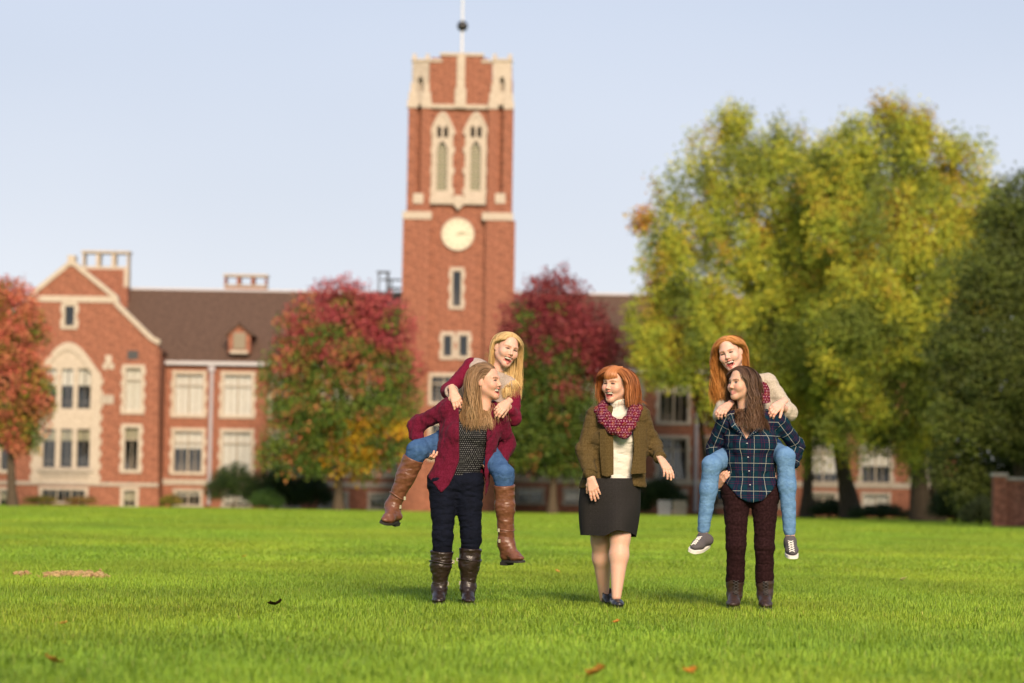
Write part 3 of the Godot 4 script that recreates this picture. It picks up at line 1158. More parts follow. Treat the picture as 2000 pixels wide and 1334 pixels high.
func long_range(t: Node3D, DW: float, x0: float, x1: float, wins: Array, wy: float, wy2: float, ridge: float, eave: float, xref: float, variant: int) -> void:
	var z := -DW
	var holes := []
	var k := 0
	var roll := tan(deg_to_rad(0.9))
	var blinds := [[1.0, 0.42], [1.0, 1.0], [0.6, 0.5], [1.0, 0.4], [0.7, 1.0]] if variant == 0 else [[0.35, 0.0], [0.3, 0.8], [0.5, 0.6], [0.25, 0.0], [0.0, 0.3]]
	for wx in wins:
		var dy: float = (wx - xref) * roll
		var bl: Array = blinds[k % blinds.size()]
		holes.append(window(t, RW(wx, wy + dy, wx + 66, wy + 92 + dy, DW), z, 2, bl[0], M.stone if variant == 0 else M.stone_grey))
		holes.append(window(t, RW(wx - 2, wy2 + dy, wx + 64, wy2 + 92 + dy, DW), z, 2, bl[1], M.stone if variant == 0 else M.stone_grey))
		holes.append(window(t, RW(wx + 2, 955 + dy, wx + 60, 990 + dy, DW), z, 2, 0.8 if k % 2 else 0.3, M.stone_grey, false, false))
		k += 1
	var xa: float = W(x0, 850, DW).x
	var xb: float = W(x1, 850, DW).x
	var ye: float = W(xref, eave, DW).y
	csg("wall", PackedVector2Array([Vector2(xa, 0), Vector2(xb, 0), Vector2(xb, ye), Vector2(xa, ye)]), z, 0.5, holes, M.brick, t)
	var pb := RW(xref, 936, xref + 20, 947, DW)
	rbx("plinth_band", Rect2(xa, pb.position.y, xb - xa, pb.size.y), z + 0.06, z - 0.1, M.stone_grey, t)
	rbx("gutter", Rect2(xa, ye - 0.02, xb - xa, 0.24), z + 0.4, z - 0.1, M.gutter, t)
	var run := 7.0
	var yr: float = W(xref, ridge, DW + run).y
	if variant == 0:
		xa = W(150, 850, DW).x
	roof_slab("roof_slope", Vector3(xa, ye + 0.22, z + 0.3), Vector3(xb, ye + 0.22, z + 0.3), Vector3(xb, yr, z - run), Vector3(xa, yr, z - run), 0.2, M.roof, t)
	roof_slab("roof_slope", Vector3(xb, ye + 0.22, z - 2 * run - 0.3), Vector3(xa, ye + 0.22, z - 2 * run - 0.3), Vector3(xa, yr, z - run), Vector3(xb, yr, z - run), 0.2, M.roof, t)
	rbx("ridge_cap", Rect2(xa, yr - 0.05, xb - xa, 0.16), z - run + 0.15, z - run - 0.15, M.gutter, t)
	rbx("back_wall", Rect2(xa, 0, xb - xa, ye), z - 2 * run, z - 2 * run - 0.4, M.brick, t)
	var pipes := [412.5] if variant == 0 else [1360.0, 1550.0]
	for p in pipes:
		var px := W(p, 800, DW).x
		var g := Geo.new()
		g.tube(PackedVector3Array([Vector3(px, 0.2, z + 0.14), Vector3(px, ye, z + 0.14)]) , PackedFloat32Array([0.12, 0.12]), 8)
		g.off = ob
		var gg := Geo.new()
		gg.off = ob
		gg.tube(PackedVector3Array([Vector3(px, 0.2, z + 0.14), Vector3(px, ye - 0.3, z + 0.14)]), PackedFloat32Array([0.13, 0.13]), 8)
		var dp := node("downspout", t)
		put("pipe", gg.mesh(), M.pipe, dp)
		bx("hopper", Vector3(px, ye - 0.25, z + 0.16), Vector3(0.42, 0.36, 0.3), M.pipe, dp)


func wing_beyond() -> void:
	var D := 164.0
	ob = Vector3(W(1400, 1000, D).x, 0, -D - 5)
	var t := thing("school_wing", "shaded red brick school wing running behind the big yellow-green tree", "building", ob)
	long_range(t, D, 995.0, 1870.0, [1004, 1097, 1190, 1283, 1376, 1469, 1577, 1680, 1780], 738.0, 850.0, 577.0, 729.0, 1283.0, 1)
	# two pale boards leaning in front of the basement
	var k := 0
	for q in [[1285, 979, 1311, 1007, "pale grey board upright against the shaded school wall"], [1314, 979, 1341, 1007, "cream board upright against the shaded school wall"]]:
		var r := RW(q[0], q[1], q[2], q[3], 152.0)
		var p := thing("panel_crate", q[4], "board", Vector3(r.get_center().x, 0, -152.0))
		for e in 3:
			var w := r.size.x / 3
			var b := BoxMesh.new()
			b.size = Vector3(w - 0.03, 0.95, 0.06)
			put("slat", b, M.stone if k else M.gutter, p, Vector3((e - 1) * w, 0.475, 0))
		var b2 := BoxMesh.new()
		b2.size = Vector3(r.size.x, 0.08, 0.05)
		put("batten", b2, M.stone if k else M.gutter, p, Vector3(0, 0.75, -0.055))
		k += 1


func far_wall() -> void:   # low brick garden wall with pale coping at the edge of the lawn
	var D := 96.0
	var a := W(1941, 1030, D)
	ob = Vector3(a.x, 0, -D)
	var t := thing("garden_wall", "low red brick wall with pale coping under the dark tree", "wall", ob)
	var x := a.x
	for k in 6:
		bx("pier", Vector3(x + 0.25, 1.0, -D - 0.2), Vector3(0.5, 2.0, 0.5), M.brick, t)
		bx("coping", Vector3(x + 0.25, 2.08, -D - 0.2), Vector3(0.6, 0.16, 0.6), M.stone_grey, t)
		bx("brick_panel", Vector3(x + 1.3, 0.93, -D - 0.25), Vector3(1.6, 1.86, 0.3), M.brick, t)
		bx("coping", Vector3(x + 1.3, 1.93, -D - 0.25), Vector3(1.6, 0.14, 0.42), M.stone_grey, t)
		x += 2.1


# ------------------------------------------------------------------ trees and shrubs

func leaf_mesh(n: int, spread: Vector3, ln: float, wd: float, droop: float, sd: int) -> ArrayMesh:
	var r := RandomNumberGenerator.new()
	r.seed = sd
	var g := Geo.new()
	for k in n:
		var p := Vector3(r.randfn() * 0.45, r.randfn() * 0.45, r.randfn() * 0.45) * spread
		var d := Vector3(r.randf_range(-1, 1), r.randf_range(-0.7, 0.5) - droop, r.randf_range(-1, 1)).normalized()
		var s := d.cross(Vector3(r.randf_range(-1, 1), r.randf_range(-1, 1), r.randf_range(-1, 1))).normalized()
		var l := ln * r.randf_range(0.7, 1.25)
		var w := wd * r.randf_range(0.7, 1.25)
		var b := 0.75 + 0.5 * r.randf()
		g.col = Color(b * r.randf_range(0.9, 1.1), b, b * r.randf_range(0.9, 1.1))
		var up := d.cross(s) * w * 0.25
		g.tri3(p, p + d * l * 0.5 + s * w * 0.5 + up, p + d * l)
		g.tri3(p, p + d * l, p + d * l * 0.5 - s * w * 0.5 + up)
	return g.mesh()


func tree(n: String, label: String, base: Vector3, trunks: Array, lobes: Array, count: int, leaf: ArrayMesh, tint: Callable, sd: int, opt := {}) -> Node3D:
	# lobes: [centre, radii]; limbs reach every lobe and branch inside it; leaf sprays fill it unevenly
	var r := RandomNumberGenerator.new()
	r.seed = sd
	var t := thing(n, label, opt.get("category", "tree"), base, opt.get("group", ""))
	var nz := FastNoiseLite.new()
	nz.seed = sd
	nz.frequency = opt.get("gap_freq", 0.32)
	var total := 0.0
	for l in lobes:
		total += l[1].x * l[1].y
	for tr in trunks:
		var g := Geo.new()
		g.off = base
		var pts := PackedVector3Array()
		var rad := PackedFloat32Array()
		var b0: Vector3 = tr[0]
		var b1: Vector3 = tr[1]
		for k in 9:
			var a := k / 8.0
			pts.append(b0.lerp(b1, a) + Vector3(sin(a * 5.0 + sd), 0, cos(a * 4.0 + sd)) * 0.12 * a)
			rad.append(lerpf(tr[2], tr[2] * 0.35, a) * (1.0 + 0.5 * pow(maxf(0.0, 1.0 - a * 9.0), 2)))
		g.tube(pts, rad, 12)
		for l in lobes:
			var c: Vector3 = l[0]
			var near: bool = trunks.size() == 1 or l.size() < 3 or l[2] == trunks.find(tr)
			if not near:
				continue
			var a := r.randf_range(0.35, 0.95)
			var s := b0.lerp(b1, a)
			var mid := s.lerp(c, 0.5) + Vector3(r.randfn() * 0.3, 0.5, r.randfn() * 0.3)
			var lr: float = tr[2] * 0.42 * (1.1 - 0.6 * a)
			g.tube(PackedVector3Array([s, s.lerp(mid, 0.5), mid, mid.lerp(c, 0.5), c]), PackedFloat32Array([lr, lr * 0.85, lr * 0.65, lr * 0.5, lr * 0.3]), 7)
			for q in int(opt.get("twigs", 7)):
				var e: Vector3 = c + Vector3(r.randfn(), r.randfn() * 0.8 + 0.3, r.randfn()).normalized() * l[1] * r.randf_range(0.5, 0.9)
				var st := mid.lerp(c, r.randf_range(0.2, 1.0))
				g.tube(PackedVector3Array([st, st.lerp(e, 0.5) + Vector3(0, 0.15, 0), e]), PackedFloat32Array([lr * 0.3, lr * 0.18, lr * 0.06]), 5, 1.0, Vector3.ZERO, false)
		put("trunk", g.mesh(), M.bark, t)
	var xf: Array[Transform3D] = []
	var cols := PackedColorArray()
	var gap: float = opt.get("gap", -0.12)
	var hang: float = opt.get("hang", 0.0)
	var lo := INF
	var hi := -INF
	for l in lobes:
		lo = minf(lo, l[0].y - l[1].y)
		hi = maxf(hi, l[0].y + l[1].y)
	for l in lobes:
		var c: Vector3 = l[0]
		var rr: Vector3 = l[1]
		for k in int(count * rr.x * rr.y / total):
			var u := Vector3(r.randfn(), r.randfn(), r.randfn()).normalized()
			var out := 1.0 + 0.35 * nz.get_noise_3dv(c * 0.7 + u * 3.2)
			var q := c + u * rr * pow(r.randf(), 0.38) * out
			if hang > 0.0:
				q.y -= hang * r.randf() * r.randf() * 2.0
			if nz.get_noise_3dv(q) < gap * (0.5 + r.randf()):
				continue
			if q.y < 0.3:
				continue
			var s := r.randf_range(0.75, 1.35)
			var bs := Basis(Vector3.UP, r.randf() * TAU)
			if not opt.has("upright"):
				bs = bs * Basis(Vector3.RIGHT, r.randf_range(-0.5, 0.5))
			xf.append(Transform3D(bs.scaled(Vector3.ONE * s), q - base))
			cols.append(tint.call(q, (q.y - lo) / (hi - lo), r, u))
	var mm := MultiMesh.new()
	mm.transform_format = MultiMesh.TRANSFORM_3D
	mm.use_colors = true
	mm.mesh = leaf
	mm.instance_count = xf.size()
	for k in xf.size():
		mm.set_instance_transform(k, xf[k])
		mm.set_instance_color(k, cols[k])
	var mi := MultiMeshInstance3D.new()
	mi.name = "crown"
	mi.multimesh = mm
	mi.material_override = M.leaf
	mi.set_meta("kind", "stuff")
	t.add_child(mi)
	return t


func lobe(px: float, py: float, rx: float, ry: float, D: float, dz := 0.0, owner := 0) -> Array:
	var c := W(px, py, D)
	c.z += dz
	var s := D / F
	return [c, Vector3(rx * s, ry * s, (rx + ry) / 2 * s), owner]


func pick(r: RandomNumberGenerator, a: Array) -> Color:
	return a[r.randi() % a.size()]


func trees() -> void:
	var maple_leaf := leaf_mesh(13, Vector3(0.5, 0.42, 0.5), 0.17, 0.15, 0.2, 1)
	var willow_leaf := leaf_mesh(14, Vector3(0.42, 0.75, 0.42), 0.2, 0.085, 0.9, 2)
	var dark_leaf := leaf_mesh(14, Vector3(0.5, 0.5, 0.5), 0.17, 0.11, 0.3, 3)
	var small_leaf := leaf_mesh(12, Vector3(0.25, 0.2, 0.25), 0.09, 0.06, 0.0, 4)
	var red := [Color(0.34, 0.05, 0.06), Color(0.28, 0.035, 0.05), Color(0.4, 0.085, 0.085), Color(0.25, 0.05, 0.05)]
	var orange := [Color(0.36, 0.12, 0.05), Color(0.4, 0.17, 0.06), Color(0.3, 0.09, 0.05)]
	var green := [Color(0.08, 0.135, 0.018), Color(0.055, 0.1, 0.016), Color(0.125, 0.17, 0.02)]
	var yellow := [Color(0.46, 0.27, 0.012), Color(0.38, 0.25, 0.012), Color(0.5, 0.24, 0.01)]
	var nz := FastNoiseLite.new()
	nz.seed = 5
	nz.frequency = 0.3
	var D := 148.0
	# maple beside the gable's long range
	var b := W(661, 996, D)
	b.y = 0
	var ls := [lobe(665, 600, 82, 66, D), lobe(600, 650, 62, 72, D, 0.6), lobe(735, 640, 74, 76, D, 0.2), lobe(660, 690, 110, 90, D, 1.0), lobe(565, 745, 60, 80, D), lobe(765, 745, 66, 82, D),
		lobe(590, 830, 78, 78, D, 0.6), lobe(670, 800, 100, 90, D, 1.4), lobe(750, 835, 76, 80, D, 0.4), lobe(560, 885, 58, 40, D, 0.4), lobe(690, 890, 90, 48, D, 0.8), lobe(630, 890, 60, 40, D, 0.8)]
	var x0: float = b.x
	tree("maple_tree", "maple with crimson top, green skirts and a golden lower corner", b, [[b, b + Vector3(0, 9, 0), 0.28]], ls, 5600, maple_leaf,
		func(p: Vector3, y: float, r: RandomNumberGenerator, _u: Vector3) -> Color:
			var m := y + 0.55 * nz.get_noise_3dv(p * 1.3)
			var dx := p.x - x0
			if m > 0.79 or (dx > 2.2 and m > 0.68): return pick(r, red)
			if y < 0.3 and dx > -1.0 and nz.get_noise_3d(p.x, p.y + 50, p.z) > -0.02: return pick(r, yellow)
			if m > 0.52: return pick(r, red if r.randf() < 0.35 else orange) if nz.get_noise_3d(p.x * 2, p.y * 2 + 20, p.z * 2) > -0.05 else pick(r, green)
			if r.randf() < 0.12: return pick(r, orange)
			return pick(r, green), 11, {"gap": -0.22, "group": ""})
	# maple beside the tower
	b = W(1079, 1000, D)
	b.y = 0
	ls = [lobe(1085, 580, 62, 62, D), lobe(1030, 625, 60, 66, D), lobe(1130, 640, 66, 66, D), lobe(1080, 680, 100, 80, D, 1.0), lobe(1005, 700, 46, 60, D), lobe(1175, 690, 48, 62, D, 0.4),
		lobe(1030, 770, 70, 80, D, 0.6), lobe(1110, 780, 90, 84, D, 1.0), lobe(1050, 860, 90, 70, D, 0.6), lobe(1120, 870, 80, 66, D, 0.3), lobe(1000, 860, 40, 60, D)]
	var x1: float = b.x
	tree("maple_tree", "maple with a dark crimson top and deep green skirts beside the clock tower", b, [[b, b + Vector3(0, 9, 0), 0.26]], ls, 5200, maple_leaf,
		func(p: Vector3, y: float, r: RandomNumberGenerator, _u: Vector3) -> Color:
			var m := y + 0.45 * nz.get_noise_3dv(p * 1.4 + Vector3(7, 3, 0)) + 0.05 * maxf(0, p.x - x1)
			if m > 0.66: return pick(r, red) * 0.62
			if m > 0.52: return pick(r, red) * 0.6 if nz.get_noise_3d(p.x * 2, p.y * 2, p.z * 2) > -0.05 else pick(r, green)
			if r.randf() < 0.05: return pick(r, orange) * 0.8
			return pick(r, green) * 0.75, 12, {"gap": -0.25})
	# maple in front of the gable
	var D2 := 138.0
	b = W(24, 990, D2)
	b.y = 0
	ls = [lobe(15, 600, 60, 62, D2), lobe(-40, 660, 70, 80, D2), lobe(50, 660, 52, 62, D2, 0.5), lobe(10, 740, 80, 80, D2, 0.8), lobe(65, 770, 42, 60, D2, 0.3), lobe(-50, 800, 80, 80, D2), lobe(40, 840, 48, 44, D2, 0.3)]
	tree("maple_tree", "orange and red maple half hiding the school's gable", b, [[b, b + Vector3(-0.6, 8, 0), 0.27]], ls, 3300, maple_leaf,
		func(p: Vector3, y: float, r: RandomNumberGenerator, _u: Vector3) -> Color:
			var m := nz.get_noise_3dv(p * 2.0) + 0.35 * (y - 0.5)
			if m > 0.02: return pick(r, [Color(0.5, 0.13, 0.08), Color(0.52, 0.19, 0.1), Color(0.44, 0.09, 0.07)])
			if m > -0.16: return pick(r, orange)
			if m > -0.26: return pick(r, [Color(0.4, 0.24, 0.04), Color(0.25, 0.2, 0.03)])
			return pick(r, green), 13, {"gap": -0.2})
	# the great yellow-green trees
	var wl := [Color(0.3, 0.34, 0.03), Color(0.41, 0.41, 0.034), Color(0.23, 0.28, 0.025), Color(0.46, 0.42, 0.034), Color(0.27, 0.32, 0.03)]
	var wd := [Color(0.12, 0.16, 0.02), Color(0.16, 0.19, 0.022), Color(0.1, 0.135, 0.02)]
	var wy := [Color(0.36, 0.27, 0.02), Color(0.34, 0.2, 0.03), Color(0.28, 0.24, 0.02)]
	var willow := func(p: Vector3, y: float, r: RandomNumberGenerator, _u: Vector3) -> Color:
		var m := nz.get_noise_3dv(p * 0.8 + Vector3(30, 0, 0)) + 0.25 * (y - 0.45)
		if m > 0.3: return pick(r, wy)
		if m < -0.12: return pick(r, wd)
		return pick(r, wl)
	var D3 := 140.0
	b = W(1664, 1006, D3)
	b.y = 0
	var c0 := W(1575, 1003, D3 + 5)
	c0.y = 0
	ls = [lobe(1450, 300, 112, 92, D3), lobe(1350, 400, 84, 100, D3), lobe(1500, 400, 140, 110, D3, 2.0), lobe(1310, 520, 72, 96, D3, 1.0), lobe(1440, 520, 140, 110, D3, 3.0), lobe(1275, 620, 58, 70, D3), lobe(1560, 500, 120, 110, D3, 3.0),
		lobe(1390, 640, 130, 90, D3, 3.0), lobe(1540, 620, 130, 110, D3, 3.5), lobe(1320, 690, 100, 56, D3, 1.0), lobe(1460, 740, 110, 80, D3, 2.0), lobe(1570, 750, 120, 100, D3, 3.0), lobe(1540, 830, 90, 60, D3, 2.0), lobe(1640, 700, 100, 120, D3, 3.0), lobe(1560, 300, 70, 70, D3, -1.0), lobe(1430, 232, 50, 40, D3), lobe(1290, 460, 40, 50, D3), lobe(1610, 400, 90, 100, D3, 5.0), lobe(1620, 560, 100, 100, D3, 6.0), lobe(1600, 680, 90, 90, D3, 6.0)]
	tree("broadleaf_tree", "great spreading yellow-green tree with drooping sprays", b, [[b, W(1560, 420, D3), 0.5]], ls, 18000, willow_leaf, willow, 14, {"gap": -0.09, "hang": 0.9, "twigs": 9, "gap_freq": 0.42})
	tree("broadleaf_tree", "slimmer dark-stemmed tree in front of the shaded wing", c0, [[c0, W(1590, 620, D3 + 5), 0.36]], [lobe(1590, 600, 80, 90, D3 + 5), lobe(1560, 740, 70, 80, D3 + 5), lobe(1630, 800, 60, 50, D3 + 5)], 1800, willow_leaf,
		func(p: Vector3, _y: float, r: RandomNumberGenerator, _u: Vector3) -> Color: return pick(r, wd if nz.get_noise_3dv(p) < 0.1 else wl), 15, {"gap": -0.2, "hang": 0.8})
	var D4 := 132.0
	b = W(1800, 1015, D4)
	b.y = 0
	ls = [lobe(1740, 290, 130, 96, D4), lobe(1640, 340, 90, 90, D4, 1.0), lobe(1840, 330, 110, 84, D4), lobe(1690, 440, 130, 100, D4, 3.0), lobe(1820, 450, 130, 110, D4, 2.0), lobe(1910, 410, 80, 80, D4, -1.0), lobe(1740, 550, 150, 100, D4, 3.5),
		lobe(1680, 650, 120, 100, D4, 4.0), lobe(1800, 660, 120, 110, D4, 3.0), lobe(1730, 770, 110, 90, D4, 3.0), lobe(1830, 800, 90, 90, D4, 2.0), lobe(1750, 222, 70, 42, D4), lobe(1880, 540, 90, 90, D4, 1.0), lobe(1660, 820, 70, 70, D4, 2.5), lobe(1850, 640, 90, 100, D4, 4.0), lobe(1770, 850, 70, 50, D4, 3.0)]
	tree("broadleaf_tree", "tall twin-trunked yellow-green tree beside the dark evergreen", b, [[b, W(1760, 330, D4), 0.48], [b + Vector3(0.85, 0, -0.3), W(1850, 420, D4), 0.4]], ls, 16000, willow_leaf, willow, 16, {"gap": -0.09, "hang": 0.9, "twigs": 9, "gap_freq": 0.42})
	# dark tree at the lawn's edge
	var D5 := 112.0
	b = W(1990, 1022, D5)
	b.y = 0
	ls = [lobe(2000, 430, 90, 100, D5), lobe(1940, 560, 90, 100, D5, 1.0), lobe(2050, 560, 100, 110, D5), lobe(1880, 680, 80, 90, D5, 1.0), lobe(1970, 720, 110, 100, D5, 2.0), lobe(1890, 810, 84, 80, D5, 1.0), lobe(1990, 830, 100, 70, D5, 1.5), lobe(2090, 750, 110, 130, D5), lobe(1860, 900, 50, 56, D5), lobe(1900, 945, 44, 50, D5), lobe(1965, 905, 60, 50, D5, -3.0), lobe(2060, 900, 80, 60, D5, -2.0), lobe(1940, 970, 50, 50, D5, -5.0), lobe(2020, 970, 60, 50, D5, -6.0), lobe(2140, 700, 120, 120, D5, 9.0), lobe(2090, 820, 90, 80, D5, 11.0), lobe(2150, 560, 110, 110, D5, 6.0)]  # outermost lobes lie beyond the frame, added to shade the wall
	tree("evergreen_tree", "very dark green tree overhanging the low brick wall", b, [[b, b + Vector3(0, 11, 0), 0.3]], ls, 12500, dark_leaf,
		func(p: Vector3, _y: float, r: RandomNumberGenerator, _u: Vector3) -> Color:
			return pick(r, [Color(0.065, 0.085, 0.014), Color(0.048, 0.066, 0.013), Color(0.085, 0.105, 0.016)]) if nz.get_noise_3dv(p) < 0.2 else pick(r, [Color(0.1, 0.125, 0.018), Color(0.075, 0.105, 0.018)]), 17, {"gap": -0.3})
	# unseen tree out of frame, added to keep the wall in shade
	var n0 := Vector3(24.6, 0, -80.0)
	tree("evergreen_tree", "unseen dark broad tree added to shade the low brick wall", n0, [[n0, n0 + Vector3(0, 10, 0), 0.3]], [[n0 + Vector3(0.6, 5, 0), Vector3(4.2, 3.6, 4.5), 0], [n0 + Vector3(0.2, 9, -0.5), Vector3(3.8, 3.4, 4.0), 0], [n0 + Vector3(1, 12.5, 0), Vector3(3.0, 2.8, 3.0), 0], [n0 + Vector3(3.5, 7, 1), Vector3(3.5, 4.0, 4.0), 0], [n0 + Vector3(-1.8, 9.0, 0), Vector3(3.2, 3.6, 4.0), 0], [n0 + Vector3(-1.6, 12.5, 2), Vector3(3.0, 3.0, 4.0), 0]], 8500, dark_leaf,
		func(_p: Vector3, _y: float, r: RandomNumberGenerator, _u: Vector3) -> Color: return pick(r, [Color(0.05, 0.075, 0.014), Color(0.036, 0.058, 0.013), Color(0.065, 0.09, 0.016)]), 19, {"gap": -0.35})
	var n1 := Vector3(34.0, 0, -136.0)  # out-of-view tree, put in to shade the school wing
	tree("broadleaf_tree", "unseen broad green tree added to shade the far school wing", n1, [[n1, n1 + Vector3(0, 12, 0), 0.4]], [[n1 + Vector3(0, 6, 0), Vector3(6.5, 4.5, 6), 0], [n1 + Vector3(0, 11, 0), Vector3(6.5, 4.5, 6), 0], [n1 + Vector3(1, 16, 0), Vector3(5, 4, 5), 0]], 6000, dark_leaf,
		func(_p: Vector3, _y: float, r: RandomNumberGenerator, _u: Vector3) -> Color: return pick(r, green), 20, {"gap": -0.35})
	# small golden tree under the great one
	var D6 := 155.0
	b = W(1392, 1002, D6)
	b.y = 0
	ls = [lobe(1265, 690, 44, 34, D6), lobe(1300, 720, 50, 34, D6), lobe(1395, 780, 40, 50, D6), lobe(1400, 860, 44, 50, D6), lobe(1260, 430, 26, 34, D6), lobe(1290, 560, 30, 40, D6), lobe(1340, 660, 50, 40, D6)]
	tree("golden_tree", "thin golden orange tree behind the great yellow-green one", b, [[b, W(1330, 560, D6), 0.2]], ls, 1100, maple_leaf,
		func(_p: Vector3, _y: float, r: RandomNumberGenerator, _u: Vector3) -> Color: return pick(r, [Color(0.42, 0.2, 0.01), Color(0.45, 0.14, 0.02), Color(0.36, 0.24, 0.015)]), 18, {"gap": -0.1})
	# shrubs at the foot of the buildings
	var shr := func(label: String, px: float, py: float, rx: float, ry: float, DD: float, cols: Array, sd: int, n := 900) -> void:
		var bb := W(px, 1000, DD)
		bb.y = 0
		var c := lobe(px, py, rx, ry, DD)
		var lz := [[c[0] + Vector3(-c[1].x * 0.35, -c[1].y * 0.1, 0), c[1] * 0.66, 0], [c[0] + Vector3(c[1].x * 0.45, -c[1].y * 0.2, 0.2), c[1] * 0.62, 0], [c[0] + Vector3(c[1].x * 0.1, c[1].y * 0.3, 0), c[1] * 0.6, 0], [c[0] + Vector3(-c[1].x * 0.75, -c[1].y * 0.4, 0.3), c[1] * 0.45, 0], [c[0] + Vector3(c[1].x * 0.8, -c[1].y * 0.45, 0.1), c[1] * 0.45, 0], [c[0] + Vector3(-c[1].x * 0.2, c[1].y * 0.1, 0.5), c[1] * 0.55, 0]]
		tree("shrub", label, bb, [[bb, Vector3(bb.x, c[0].y, bb.z), 0.07]], lz, n, small_leaf,
			func(_p: Vector3, _y: float, r: RandomNumberGenerator, _u: Vector3) -> Color: return pick(r, cols), sd, {"gap": -0.2, "gap_freq": 1.1, "category": "shrub", "twigs": 5})
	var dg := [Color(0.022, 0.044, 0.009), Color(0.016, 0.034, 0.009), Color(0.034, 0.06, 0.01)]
	var yg := [Color(0.17, 0.14, 0.02), Color(0.22, 0.15, 0.03), Color(0.1, 0.11, 0.015)]
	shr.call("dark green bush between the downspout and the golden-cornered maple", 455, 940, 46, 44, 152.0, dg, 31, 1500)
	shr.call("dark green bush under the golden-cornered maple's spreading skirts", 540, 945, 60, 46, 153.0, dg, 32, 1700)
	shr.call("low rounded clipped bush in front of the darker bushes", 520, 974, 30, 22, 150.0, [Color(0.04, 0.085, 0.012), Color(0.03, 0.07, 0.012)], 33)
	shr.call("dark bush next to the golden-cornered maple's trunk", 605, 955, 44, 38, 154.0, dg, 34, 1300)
	shr.call("yellowing low plants under the arched stone bay", 80, 980, 44, 12, 157.0, yg, 35)
	shr.call("rusty low plants under the gable's basement window", 160, 981, 40, 11, 157.0, [Color(0.2, 0.1, 0.03), Color(0.17, 0.13, 0.03)], 36)
	shr.call("small yellow-green plant in the corner beside the gable", 335, 978, 20, 14, 158.0, yg, 37, 500)
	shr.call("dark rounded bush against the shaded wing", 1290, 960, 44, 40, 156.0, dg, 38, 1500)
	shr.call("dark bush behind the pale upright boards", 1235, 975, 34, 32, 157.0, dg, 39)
	shr.call("low ground-hugging plants between the great tree's trunks", 1720, 1000, 60, 18, 137.0, dg, 40, 1200)
	shr.call("dark low plants at the slim dark tree's foot", 1620, 992, 34, 18, 142.0, dg, 41)
	shr.call("leafy dark shrub at the twin trunks' foot", 1865, 975, 46, 50, 118.0, [Color(0.045, 0.065, 0.012), Color(0.03, 0.045, 0.01)], 42, 1600)
	shr.call("dark shrub beside the low brick wall", 1915, 1000, 34, 34, 106.0, [Color(0.035, 0.05, 0.012), Color(0.025, 0.035, 0.01)], 43, 1100)


